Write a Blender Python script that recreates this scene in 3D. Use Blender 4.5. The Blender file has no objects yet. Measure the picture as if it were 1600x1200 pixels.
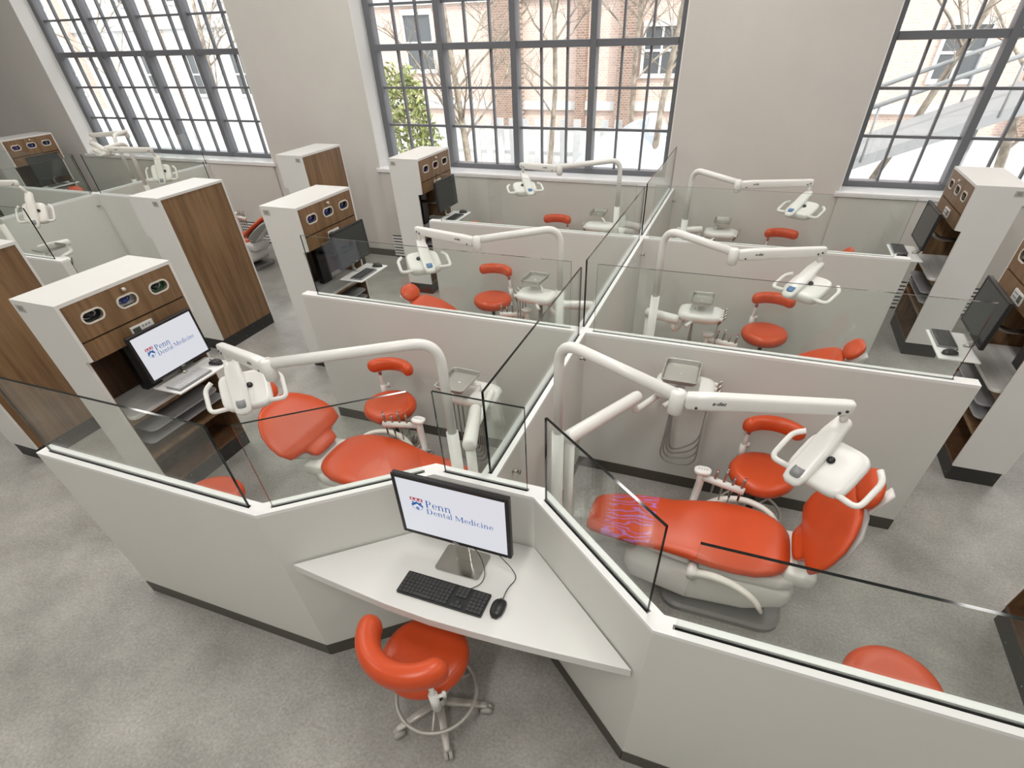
import bpy, math, random
from mathutils import Vector, Matrix, geometry
random.seed(7)
SC = bpy.context.scene
COL = SC.collection
PI = math.pi

# ------------------------------------------------------------------ camera
cam_d = bpy.data.cameras.new('camera'); cam = bpy.data.objects.new('camera', cam_d); COL.objects.link(cam)
cam.location = (0.8739, -3.3027, 2.8664)
cam.rotation_euler = (0.8301, 0.0269, 0.3515)
cam_d.sensor_fit = 'HORIZONTAL'; cam_d.sensor_width = 36.0
cam_d.lens = 796.54 / 1600 * 36.0
cam_d.shift_x = (800 - 824.53) / 1600
cam_d.shift_y = (761.93 - 600) / 1600
cam_d.clip_start = 0.05; cam_d.clip_end = 300
SC.camera = cam

# ------------------------------------------------------------------ world, sun, room lamps, exposure
w = bpy.data.worlds.new('sky'); SC.world = w; w.use_nodes = True
nt = w.node_tree; nt.nodes.clear()
wo = nt.nodes.new('ShaderNodeOutputWorld'); bg = nt.nodes.new('ShaderNodeBackground')
bg.inputs['Color'].default_value = (0.93, 0.97, 1.0, 1); bg.inputs['Strength'].default_value = 3.8
nt.links.new(bg.outputs[0], wo.inputs[0])
sd = bpy.data.lights.new('sun', 'SUN'); sd.energy = 4.0; sd.angle = 0.03; sd.color = (1.0, 0.95, 0.88)
so = bpy.data.objects.new('sun', sd); COL.objects.link(so); so.rotation_euler = Vector((-0.62, 0.5, -0.72)).to_track_quat('-Z', 'Y').to_euler()
SC.view_settings.view_transform = 'Standard'; SC.view_settings.look = 'None'
SC.view_settings.exposure = 0.0; SC.view_settings.gamma = 1.0; SC.view_settings.use_curve_mapping = False
CEIL = 5.3
def area(x, y, sx, sy, e, col=(1.0, 0.978, 0.935)):
    d = bpy.data.lights.new('ceiling_lamp', 'AREA'); d.shape = 'RECTANGLE'; d.size = sx; d.size_y = sy; d.energy = e; d.color = col
    o = bpy.data.objects.new('ceiling_lamp', d); COL.objects.link(o); o.location = (x, y, CEIL - 0.06)
for lx in (-8.0, -4.0, 0.3, 4.2):
    for ly in (-4.6, -0.9, 2.4):
        area(lx, ly, 0.35, 2.4, {(-8.0, -4.6): 40, (-4.0, -4.6): 46, (0.3, -4.6): 84, (4.2, -4.6): 38, (4.2, -0.9): 46, (4.2, 2.4): 50}.get((lx, ly), 58))
try:
    SC.cycles.transparent_max_bounces = 24
    SC.cycles.max_bounces = 8
except Exception: pass

# ------------------------------------------------------------------ materials
M = {}
def mat(name, col, rough=0.5, metal=0.0, spec=0.5, emit=None, estr=1.0, coat=0.0):
    m = bpy.data.materials.new(name); m.use_nodes = True; b = m.node_tree.nodes['Principled BSDF']
    b.inputs['Base Color'].default_value = (*col, 1); b.inputs['Roughness'].default_value = rough
    b.inputs['Metallic'].default_value = metal; b.inputs['Specular IOR Level'].default_value = spec
    if coat: b.inputs['Coat Weight'].default_value = coat; b.inputs['Coat Roughness'].default_value = 0.15
    if emit: b.inputs['Emission Color'].default_value = (*emit, 1); b.inputs['Emission Strength'].default_value = estr
    M[name] = m; return m
def tex_mat(name, c0, c1, scale, rough=0.5, stretch=(1, 1, 1), detail=5, bump=0.0, p0=0.35, p1=0.65, rvar=0.0, spec=0.5, space='Object'):
    m = mat(name, c0, rough, spec=spec); t = m.node_tree; b = t.nodes['Principled BSDF']
    tc = t.nodes.new('ShaderNodeTexCoord'); mp = t.nodes.new('ShaderNodeMapping'); mp.inputs['Scale'].default_value = stretch
    n = t.nodes.new('ShaderNodeTexNoise'); n.inputs['Scale'].default_value = scale; n.inputs['Detail'].default_value = detail; n.inputs['Roughness'].default_value = 0.62
    r = t.nodes.new('ShaderNodeValToRGB'); r.color_ramp.elements[0].position = p0; r.color_ramp.elements[1].position = p1
    r.color_ramp.elements[0].color = (*c0, 1); r.color_ramp.elements[1].color = (*c1, 1)
    t.links.new(tc.outputs[space], mp.inputs[0]); t.links.new(mp.outputs[0], n.inputs['Vector']); t.links.new(n.outputs['Fac'], r.inputs[0]); t.links.new(r.outputs[0], b.inputs['Base Color'])
    if bump:
        bp = t.nodes.new('ShaderNodeBump'); bp.inputs['Strength'].default_value = bump; bp.inputs['Distance'].default_value = 0.01
        t.links.new(n.outputs['Fac'], bp.inputs['Height']); t.links.new(bp.outputs[0], b.inputs['Normal'])
    if rvar:
        mr = t.nodes.new('ShaderNodeMapRange'); mr.inputs['To Min'].default_value = rough - rvar; mr.inputs['To Max'].default_value = rough + rvar
        t.links.new(n.outputs['Fac'], mr.inputs['Value']); t.links.new(mr.outputs[0], b.inputs['Roughness'])
    return m
tex_mat('wall_paint', (0.63, 0.605, 0.57), (0.66, 0.635, 0.60), 1.2, 0.75)
tex_mat('partition_paint', (0.695, 0.693, 0.655), (0.725, 0.723, 0.685), 0.8, 0.5)
mat('cap_white', (0.86, 0.86, 0.85), 0.4)
mat('reveal_white', (0.82, 0.81, 0.79), 0.55)
mat('sill_white', (0.84, 0.84, 0.84), 0.18)
tex_mat('laminate_white', (0.755, 0.745, 0.72), (0.775, 0.765, 0.74), 1.5, 0.38)
tex_mat('desk_white', (0.75, 0.745, 0.725), (0.77, 0.765, 0.745), 1.5, 0.3)
# floor: two scales of noise
fm = tex_mat('floor_concrete', (0.265, 0.255, 0.232), (0.43, 0.415, 0.385), 1.9, 0.40, detail=9, p0=0.33, p1=0.68, rvar=0.10)
t = fm.node_tree; b = t.nodes['Principled BSDF']; ramp = [n for n in t.nodes if n.type == 'VALTORGB'][0]; tcn = [n for n in t.nodes if n.type == 'TEX_COORD'][0]
n2 = t.nodes.new('ShaderNodeTexNoise'); n2.inputs['Scale'].default_value = 55; n2.inputs['Detail'].default_value = 8; n2.inputs['Roughness'].default_value = 0.7
r2 = t.nodes.new('ShaderNodeValToRGB'); r2.color_ramp.elements[0].position = 0.3; r2.color_ramp.elements[1].position = 0.72
r2.color_ramp.elements[0].color = (0.74, 0.74, 0.74, 1); r2.color_ramp.elements[1].color = (1.30, 1.30, 1.30, 1)
mx = t.nodes.new('ShaderNodeMix'); mx.data_type = 'RGBA'; mx.blend_type = 'MULTIPLY'; mx.inputs['Factor'].default_value = 1.0
t.links.new(tcn.outputs['Object'], n2.inputs['Vector']); t.links.new(n2.outputs['Fac'], r2.inputs[0])
t.links.new(ramp.outputs[0], mx.inputs['A']); t.links.new(r2.outputs[0], mx.inputs['B']); t.links.new(mx.outputs['Result'], b.inputs['Base Color'])
def wood(name, c0, c1, rough=0.45):
    m = tex_mat(name, c0, c1, 2.2, rough, stretch=(9, 9, 0.55), detail=7, p0=0.3, p1=0.7)
    return m
wood('wood_oak', (0.135, 0.072, 0.032), (0.30, 0.178, 0.088))
wood('wood_dark', (0.075, 0.036, 0.018), (0.15, 0.078, 0.040))
mat('kick_black', (0.030, 0.029, 0.028), 0.5)
mat('skirting', (0.075, 0.066, 0.054), 0.45)
tex_mat('vinyl_orange', (0.60, 0.070, 0.014), (0.64, 0.080, 0.017), 3, 0.34, detail=2)
tex_mat('vinyl_red', (0.50, 0.025, 0.016), (0.54, 0.03, 0.02), 3, 0.42, detail=2)
mat('plastic_white', (0.83, 0.82, 0.79), 0.28)
mat('plastic_warm', (0.80, 0.775, 0.72), 0.32)
mat('plastic_grey', (0.50, 0.50, 0.49), 0.4)
mat('grey_metal', (0.52, 0.50, 0.46), 0.38, 0.35)
mat('rim_beige', (0.72, 0.68, 0.59), 0.4)
mat('steel', (0.66, 0.65, 0.62), 0.2, 1.0); mat('steel_tray_m', (0.46, 0.45, 0.42), 0.42, 0.85)
mat('steel_dull', (0.42, 0.40, 0.37), 0.35, 1.0)
mat('black_plastic', (0.013, 0.013, 0.014), 0.35)
mat('black_key', (0.04, 0.04, 0.04), 0.45)
mat('key_light', (0.62, 0.62, 0.62), 0.5)
mat('screen_off', (0.028, 0.034, 0.034), 0.12)
mat('screen_on', (0.02, 0.02, 0.02), 0.3, emit=(0.80, 0.81, 0.87), estr=0.85)
mat('logo_blue', (0.0, 0.0, 0.0), 0.5, emit=(0.008, 0.10, 0.36), estr=0.9)
mat('logo_red', (0.0, 0.0, 0.0), 0.5, emit=(0.42, 0.012, 0.045), estr=0.9)
mat('screen_white', (0, 0, 0), 0.5, emit=(0.80, 0.81, 0.87), estr=0.95)
mat('rubber_grey', (0.45, 0.43, 0.40), 0.5)
mat('rubber_dark', (0.035, 0.035, 0.037), 0.6)
mat('hose_grey', (0.27, 0.26, 0.24), 0.5)
mat('badge_grey', (0.26, 0.265, 0.27), 0.35)
mat('badge_blue', (0.10, 0.22, 0.45), 0.35)
mat('lens_dark', (0.05, 0.05, 0.05), 0.2, 0.6)
mat('text_dark', (0.035, 0.035, 0.035), 0.5)
mat('text_silver', (0.55, 0.55, 0.55), 0.4)
mat('plate_dark', (0.22, 0.215, 0.21), 0.35); mat('plate_grey', (0.45, 0.44, 0.41), 0.4)
mat('lcd', (0.10, 0.11, 0.09), 0.25)
mat('box_blue', (0.05, 0.07, 0.30), 0.5); mat('box_white', (0.75, 0.75, 0.76), 0.5); mat('box_black', (0.03, 0.035, 0.035), 0.5); mat('box_green', (0.10, 0.22, 0.11), 0.5); mat('box_purple', (0.13, 0.07, 0.30), 0.5); mat('box_red', (0.42, 0.02, 0.02), 0.5)
mat('slab_grey', (0.36, 0.36, 0.37), 0.4)
tex_mat('worktop_grey', (0.60, 0.59, 0.57), (0.72, 0.71, 0.69), 3, 0.35, stretch=(8, 1, 1))
mat('frame_dark', (0.15, 0.155, 0.17), 0.45)
mat('channel', (0.20, 0.20, 0.195), 0.5)
mat('glass_edge', (0.006, 0.009, 0.008), 0.08)
mat('tool_tip', (0.45, 0.12, 0.12), 0.35)
def glass_mat(name, tint, refl=1.0):
    m = bpy.data.materials.new(name); m.use_nodes = True; t = m.node_tree; t.nodes.clear()
    o = t.nodes.new('ShaderNodeOutputMaterial'); tr = t.nodes.new('ShaderNodeBsdfTransparent'); tr.inputs[0].default_value = (*tint, 1)
    gl = t.nodes.new('ShaderNodeBsdfGlossy'); gl.inputs['Roughness'].default_value = 0.0; gl.inputs['Color'].default_value = (refl, refl, refl, 1)
    lw = t.nodes.new('ShaderNodeLayerWeight'); lw.inputs['Blend'].default_value = 0.5
    pw = t.nodes.new('ShaderNodeMath'); pw.operation = 'POWER'; pw.inputs[1].default_value = 5.0; t.links.new(lw.outputs['Facing'], pw.inputs[0])
    fr = t.nodes.new('ShaderNodeMapRange'); fr.inputs['To Min'].default_value = 0.035; fr.inputs['To Max'].default_value = 0.9; t.links.new(pw.outputs[0], fr.inputs['Value'])
    mx = t.nodes.new('ShaderNodeMixShader')
    t.links.new(fr.outputs[0], mx.inputs[0]); t.links.new(tr.outputs[0], mx.inputs[1]); t.links.new(gl.outputs[0], mx.inputs[2]); t.links.new(mx.outputs[0], o.inputs[0])
    M[name] = m
glass_mat('glass', (0.955, 0.975, 0.962)); glass_mat('window_glass', (0.98, 0.985, 0.98))
# clear toe cover: iridescent reflections painted into the colour as purple swirls
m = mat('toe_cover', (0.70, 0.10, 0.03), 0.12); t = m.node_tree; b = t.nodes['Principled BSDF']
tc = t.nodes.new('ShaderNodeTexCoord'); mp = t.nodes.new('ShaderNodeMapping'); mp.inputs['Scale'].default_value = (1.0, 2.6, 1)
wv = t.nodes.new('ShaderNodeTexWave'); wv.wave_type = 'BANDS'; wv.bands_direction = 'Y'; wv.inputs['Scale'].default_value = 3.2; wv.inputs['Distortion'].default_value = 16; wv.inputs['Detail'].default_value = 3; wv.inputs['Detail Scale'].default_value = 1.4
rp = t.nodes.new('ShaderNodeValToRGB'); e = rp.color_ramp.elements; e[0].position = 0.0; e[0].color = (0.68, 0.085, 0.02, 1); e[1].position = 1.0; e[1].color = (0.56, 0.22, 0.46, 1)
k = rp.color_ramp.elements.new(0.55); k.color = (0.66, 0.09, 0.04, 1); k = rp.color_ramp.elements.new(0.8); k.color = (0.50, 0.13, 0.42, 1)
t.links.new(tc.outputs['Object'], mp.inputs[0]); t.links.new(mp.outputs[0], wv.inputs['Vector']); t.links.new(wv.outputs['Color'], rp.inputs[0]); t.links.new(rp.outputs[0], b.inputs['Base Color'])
# exterior
def brick(name, c1, c2, mortar, sc):
    m = mat(name, c1, 0.9); t = m.node_tree; b = t.nodes['Principled BSDF']; tc = t.nodes.new('ShaderNodeTexCoord'); mp = t.nodes.new('ShaderNodeMapping'); mp.inputs['Rotation'].default_value = (PI / 2, 0, 0)
    br = t.nodes.new('ShaderNodeTexBrick'); br.inputs['Color1'].default_value = (*c1, 1); br.inputs['Color2'].default_value = (*c2, 1); br.inputs['Mortar'].default_value = (*mortar, 1); br.inputs['Scale'].default_value = sc
    t.links.new(tc.outputs['Object'], mp.inputs[0]); t.links.new(mp.outputs[0], br.inputs['Vector']); t.links.new(br.outputs[0], b.inputs['Base Color'])
brick('brick_pink', (0.46, 0.33, 0.28), (0.54, 0.40, 0.33), (0.60, 0.54, 0.50), 3.2)
brick('brick_brown', (0.17, 0.105, 0.08), (0.24, 0.155, 0.115), (0.36, 0.31, 0.27), 3.2)
tex_mat('stone_pale', (0.42, 0.42, 0.41), (0.56, 0.55, 0.54), 0.6, 0.9)
tex_mat('ground_pale', (0.30, 0.30, 0.30), (0.62, 0.62, 0.61), 0.35, 0.95)
tex_mat('bark', (0.14, 0.11, 0.085), (0.36, 0.31, 0.25), 5, 0.9)
tex_mat('leaf', (0.12, 0.15, 0.05), (0.34, 0.36, 0.14), 3, 0.7)
mat('tarp', (0.38, 0.41, 0.44), 0.4); mat('far_glass', (0.07, 0.075, 0.08), 0.25); mat('ext_metal', (0.24, 0.245, 0.25), 0.5); mat('van_white', (0.5, 0.5, 0.5), 0.4)

# ------------------------------------------------------------------ mesh builder
class MB:
    def __init__(s): s.v = []; s.f = []; s.mi = []; s.sm = []
    def add(s, vs, fs, mi=0, sm=False):
        o = len(s.v); s.v += [tuple(q) for q in vs]
        for f in fs: s.f.append(tuple(o + i for i in f)); s.mi.append(mi); s.sm.append(sm)
        return s
    def box(s, x0, x1, y0, y1, z0, z1, mi=0):
        if x0 > x1: x0, x1 = x1, x0
        if y0 > y1: y0, y1 = y1, y0
        return s.add([(x0, y0, z0), (x1, y0, z0), (x1, y1, z0), (x0, y1, z0), (x0, y0, z1), (x1, y0, z1), (x1, y1, z1), (x0, y1, z1)],
                     [(0, 3, 2, 1), (4, 5, 6, 7), (0, 1, 5, 4), (1, 2, 6, 5), (2, 3, 7, 6), (3, 0, 4, 7)], mi)
    def obox(s, c, ax, ay, az, mi=0):
        c = Vector(c); ax = Vector(ax); ay = Vector(ay); az = Vector(az)
        if ax.cross(ay).dot(az) < 0: ay = -ay
        vs = [c + sx * ax + sy * ay + sz * az for sz in (-1, 1) for sx, sy in ((-1, -1), (1, -1), (1, 1), (-1, 1))]
        return s.add(vs, [(0, 3, 2, 1), (4, 5, 6, 7), (0, 1, 5, 4), (1, 2, 6, 5), (2, 3, 7, 6), (3, 0, 4, 7)], mi)
    def prism(s, poly, z0, z1, mi=0):
        a = sum(poly[i][0] * poly[(i + 1) % len(poly)][1] - poly[(i + 1) % len(poly)][0] * poly[i][1] for i in range(len(poly)))
        if a < 0: poly = poly[::-1]
        n = len(poly)
        return s.add([(x, y, z0) for x, y in poly] + [(x, y, z1) for x, y in poly],
                     [tuple(range(n - 1, -1, -1)), tuple(range(n, 2 * n))] + [(i, (i + 1) % n, n + (i + 1) % n, n + i) for i in range(n)], mi)
    def rings(s, rr, mi=0, sm=True, cap=True, close=False):
        K = len(rr[0]); vs = [q for r in rr for q in r]; fs = []
        L = len(rr)
        for i in range(L if close else L - 1):
            j = (i + 1) % L
            for k in range(K): fs.append((i * K + k, i * K + (k + 1) % K, j * K + (k + 1) % K, j * K + k))
        if cap and not close: fs.append(tuple(range(K - 1, -1, -1))); fs.append(tuple((L - 1) * K + k for k in range(K)))
        return s.add(vs, fs, mi, sm)
    def tube(s, pts, r, n=10, mi=0, close=False, cap=True):
        pts = [Vector(q) for q in pts]; L = len(pts); rr = []; rad = r if isinstance(r, (list, tuple)) else [r] * L
        prev = None
        for i in range(L):
            a = pts[(i - 1) % L] if (close or i > 0) else pts[i]; c = pts[(i + 1) % L] if (close or i < L - 1) else pts[i]
            d = (c - a).normalized()
            if prev is None:
                up = Vector((0, 0, 1)) if abs(d.z) < 0.95 else Vector((1, 0, 0))
                e1 = d.cross(up).normalized()
            else: e1 = (prev - d * prev.dot(d)).normalized()
            prev = e1; e2 = d.cross(e1)
            rr.append([pts[i] + rad[i] * (math.cos(2 * PI * k / n) * e1 + math.sin(2 * PI * k / n) * e2) for k in range(n)])
        return s.rings(rr, mi, True, cap, close)
    def lathe(s, prof, c=(0, 0, 0), n=20, mi=0, sm=True):
        return s.rings([[(c[0] + r * math.cos(2 * PI * k / n), c[1] + r * math.sin(2 * PI * k / n), c[2] + z) for k in range(n)] for r, z in prof], mi, sm)
    def build(s, name, m, parent=None, bevel=0.0, loc=None):
        me = bpy.data.meshes.new(name)
        off = Vector((0, 0, 0)); q = parent
        if parent is not None:
            while q is not None: off = off + q.location; q = q.parent
        elif loc is not None: off = Vector(loc)
        me.from_pydata([tuple(Vector(v) - off) for v in s.v], [], s.f)
        for mm in (m if isinstance(m, (list, tuple)) else [m]): me.materials.append(M[mm])
        me.polygons.foreach_set('material_index', s.mi); me.polygons.foreach_set('use_smooth', s.sm); me.update()
        o = bpy.data.objects.new(name, me); COL.objects.link(o); o.parent = parent
        if parent is None and loc is not None: o.location = loc
        if bevel:
            bv = o.modifiers.new('bevel', 'BEVEL'); bv.width = bevel; bv.segments = 2; bv.limit_method = 'ANGLE'; bv.angle_limit = 0.7
        return o
def sring(c, ax, ay, a, b, n=2.6, K=24):
    c = Vector(c); ax = Vector(ax); ay = Vector(ay); out = []
    for k in range(K):
        t = 2 * PI * k / K; cs, sn = math.cos(t), math.sin(t)
        out.append(c + ax * (a * math.copysign(abs(cs) ** (2 / n), cs)) + ay * (b * math.copysign(abs(sn) ** (2 / n), sn)))
    return out
def arcpts(c, r, a0, a1, n, z=0):
    return [(c[0] + r * math.cos(a0 + (a1 - a0) * i / n), c[1] + r * math.sin(a0 + (a1 - a0) * i / n), z) for i in range(n + 1)]
def bend(pts, r, n=6):
    """polyline with rounded corners"""
    P = [Vector(q) for q in pts]; out = [P[0]]
    for i in range(1, len(P) - 1):
        a = (P[i - 1] - P[i]); c = (P[i + 1] - P[i]); rr = min(r, a.length * 0.49, c.length * 0.49)
        p0 = P[i] + a.normalized() * rr; p1 = P[i] + c.normalized() * rr
        for k in range(n + 1):
            t = k / n; out.append((1 - t) ** 2 * p0 + 2 * t * (1 - t) * P[i] + t * t * p1)
    out.append(P[-1]); return out
def rrect(x0, x1, y0, y1, r, n=5):
    out = []
    for cx, cy, a in ((x1 - r, y1 - r, 0), (x0 + r, y1 - r, PI / 2), (x0 + r, y0 + r, PI), (x1 - r, y0 + r, 1.5 * PI)):
        for k in range(n + 1): out.append((cx + r * math.cos(a + PI / 2 * k / n), cy + r * math.sin(a + PI / 2 * k / n)))
    return out
def tag(o, label, cat, group=None):
    o['label'] = label; o['category'] = cat
    if group: o['group'] = group
    return o
def struct(o, label=None):
    o['kind'] = 'structure'
    if label: o['label'] = label
    return o
def empty(name, loc=(0, 0, 0), rz=0.0):
    o = bpy.data.objects.new(name, None); COL.objects.link(o); o.location = loc; o.rotation_euler = (0, 0, rz); o.empty_display_size = 0.1
    return o
def thing(name, loc, label, cat, group=None, rz=0.0):
    return tag(empty(name, loc, rz), label, cat, group)
def copy_tree(o, loc=None, rz=None, label=None, group=None, parent=None, dy=None):
    c = o.copy(); COL.objects.link(c); c.parent = parent
    if loc is not None: c.location = loc
    if rz is not None: c.rotation_euler = (0, 0, rz)
    if label: c['label'] = label
    if group: c['group'] = group
    for ch in list(o.children): copy_tree(ch, parent=c)
    return c
def text_mesh(txt, size, shear=0.0, bold=0.0, align='CENTER'):
    cu = bpy.data.curves.new('txt', 'FONT'); cu.body = txt; cu.size = size; cu.shear = shear; cu.offset = bold; cu.align_x = align; cu.align_y = 'CENTER'; cu.resolution_u = 2
    o = bpy.data.objects.new('txt', cu); COL.objects.link(o)
    dg = bpy.context.evaluated_depsgraph_get(); me = bpy.data.meshes.new_from_object(o.evaluated_get(dg))
    vs = [v.co.copy() for v in me.vertices]; fs = [tuple(p.vertices) for p in me.polygons]
    bpy.data.objects.remove(o); bpy.data.curves.remove(cu); bpy.data.meshes.remove(me)
    return vs, fs
def put_text(name, txt, size, origin, ex, ey, m, parent, shear=0.0, bold=0.0, lift=0.0008):
    vs, fs = text_mesh(txt, size, shear, bold); ex = Vector(ex).normalized(); ey = Vector(ey).normalized(); nn = ex.cross(ey)
    b = MB(); b.add([Vector(origin) + ex * v.x + ey * v.y + nn * lift for v in vs], fs); return b.build(name, m, parent)

# ------------------------------------------------------------------ room shell
YW = 4.359; YG = 4.70; XL = -15.5; XR = 9.0; YB = -8.0
b = MB(); b.box(XL, XR, YB, YW + 0.36, -0.2, 0.0); struct(b.build('floor', 'floor_concrete'), 'mottled grey polished concrete floor')
b = MB(); b.box(XL, XR, YB, YW + 0.5, CEIL, CEIL + 0.3); struct(b.build('ceiling', 'reveal_white'))
b = MB(); b.box(XL - 0.3, XL, YB - 0.3, YW + 0.5, -0.2, CEIL); struct(b.build('wall_left', 'reveal_white'))
b = MB(); b.box(XR, XR + 0.3, YB - 0.3, YW + 0.5, -0.2, CEIL); struct(b.build('wall_right', 'reveal_white'))
b = MB(); b.box(XL, XR, YB - 0.3, YB, -0.2, CEIL); struct(b.build('wall_front', 'reveal_white'))
SILL = 1.285; WTOP = 4.5
OPEN = [(-10.69, -6.39), (-4.375, -0.085), (1.945, 6.235)]
b = MB()
xs = [XL] + [q for o_ in OPEN for q in o_] + [XR]
for i in range(0, len(xs), 2): b.box(xs[i], xs[i + 1], YW, YW + 0.45, 0, CEIL)
for x0, x1 in OPEN: b.box(x0, x1, YW, YW + 0.45, 0, SILL - 0.05); b.box(x0, x1, YW, YW + 0.45, WTOP, CEIL)
struct(b.build('wall_back', 'wall_paint'), 'tall warm grey wall with three big gridded windows')
ROWS = [1.345, 1.785, 2.22, 2.655, 3.085, 3.52, 3.95, 4.45]
for wi, (x0, x1) in enumerate(OPEN):
    root = struct(empty('window_%d' % (wi + 1), ((x0 + x1) / 2, YG, SILL)))
    root['label'] = ['dark gridded window at the far left', 'dark gridded window in the middle of the back wall', 'dark gridded window at the right edge'][wi]
    b = MB(); b.box(x0, x0 + 0.012, YW + 0.001, YG - 0.01, SILL, WTOP); b.box(x1 - 0.012, x1, YW + 0.001, YG - 0.01, SILL, WTOP); b.box(x0, x1, YW + 0.001, YG, WTOP - 0.012, WTOP); b.build('reveal', 'reveal_white', root)
    b = MB(); b.box(x0 - 0.04, x1 + 0.04, YW - 0.045, YW, SILL - 0.05, SILL); b.box(x0, x1, YW, YG - 0.03, SILL - 0.05, SILL); b.build('window_sill', 'sill_white', root, bevel=0.006)
    bw = (x1 - x0 - 0.14) / 4
    mull = [x0 + 0.07 + bw * i for i in range(5)]
    b = MB()
    b.box(x0, x1, YG - 0.06, YG + 0.08, SILL, 1.345); b.box(x0, x1, YG - 0.06, YG + 0.08, 4.45, WTOP)
    b.box(x0, x0 + 0.10, YG - 0.06, YG + 0.08, 1.345, 4.45); b.box(x1 - 0.10, x1, YG - 0.06, YG + 0.08, 1.345, 4.45)
    b.build('window_frame', 'frame_dark', root, bevel=0.003)
    for i in (1, 2, 3):
        b = MB(); b.box(mull[i] - 0.04, mull[i] + 0.04, YG - 0.10, YG + 0.07, 1.345, 4.45); b.build('mullion', 'frame_dark', root, bevel=0.003)
    b = MB(); b.box(x0 + 0.10, x1 - 0.10, YG - 0.085, YG + 0.06, 2.62, 2.69); b.build('transom', 'frame_dark', root, bevel=0.003)
    b = MB(); b.box(x0 + 0.10, x1 - 0.10, YG - 0.085, YG + 0.06, 3.92, 3.98); b.build('transom', 'frame_dark', root, bevel=0.003)
    for i in range(4):
        a0 = mull[i] + 0.04 if i else x0 + 0.10; a1 = mull[i + 1] - 0.04 if i < 3 else x1 - 0.10
        for k in (1, 2):
            xm = mull[i] + bw * k / 3
            b = MB(); b.box(xm - 0.013, xm + 0.013, YG - 0.02, YG + 0.03, 1.345, 4.45); b.build('muntin', 'frame_dark', root)
        for zr in (1.785, 2.22, 3.085, 3.52):
            b = MB(); b.box(a0, a1, YG - 0.018, YG + 0.028, zr - 0.013, zr + 0.013); b.build('muntin', 'frame_dark', root)
        ed = [a0, mull[i] + bw / 3, mull[i] + 2 * bw / 3, a1]
        for k in range(3):
            for r_ in range(len(ROWS) - 1):
                if ROWS[r_] > 3.6: continue
                b = MB(); b.box(ed[k] + 0.012, ed[k + 1] - 0.012, YG + 0.002, YG + 0.008, ROWS[r_] + 0.012, ROWS[r_ + 1] - 0.012); b.build('pane', 'window_glass', root)
    b = MB(); b.box(x0 + 0.1, x1 - 0.1, YG + 0.002, YG + 0.008, 3.97, 4.45); b.build('pane', 'window_glass', root)
# skirting along the window wall and pier ventilation grilles
b = MB()
b.box(XL, XR, YW - 0.012, YW, 0, 0.10); struct(b.build('baseboard_back', 'skirting'))
# convector panels with louvred base under each window
for wi, (x0, x1) in enumerate(OPEN):
    root = struct(empty('trim_%d' % (wi + 1), ((x0 + x1) / 2, YW, 0)))
    b = MB(); b.box(x0 + 0.01, x1 - 0.01, YW - 0.03, YW - 0.013, 0.345, SILL - 0.055); b.build('cover_panel', 'wall_paint', root)
    b = MB(); b.box(x0 + 0.01, x1 - 0.01, YW - 0.016, YW - 0.0125, 0.0, 0.345); b.build('grille_back', 'rubber_dark', root)
    for k in range(7):
        b = MB(); z0 = 0.03 + k * 0.045; b.box(x0 + 0.01, x1 - 0.01, YW - 0.035, YW - 0.014, z0, z0 + 0.024); b.build('slat', 'reveal_white', root)

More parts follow.
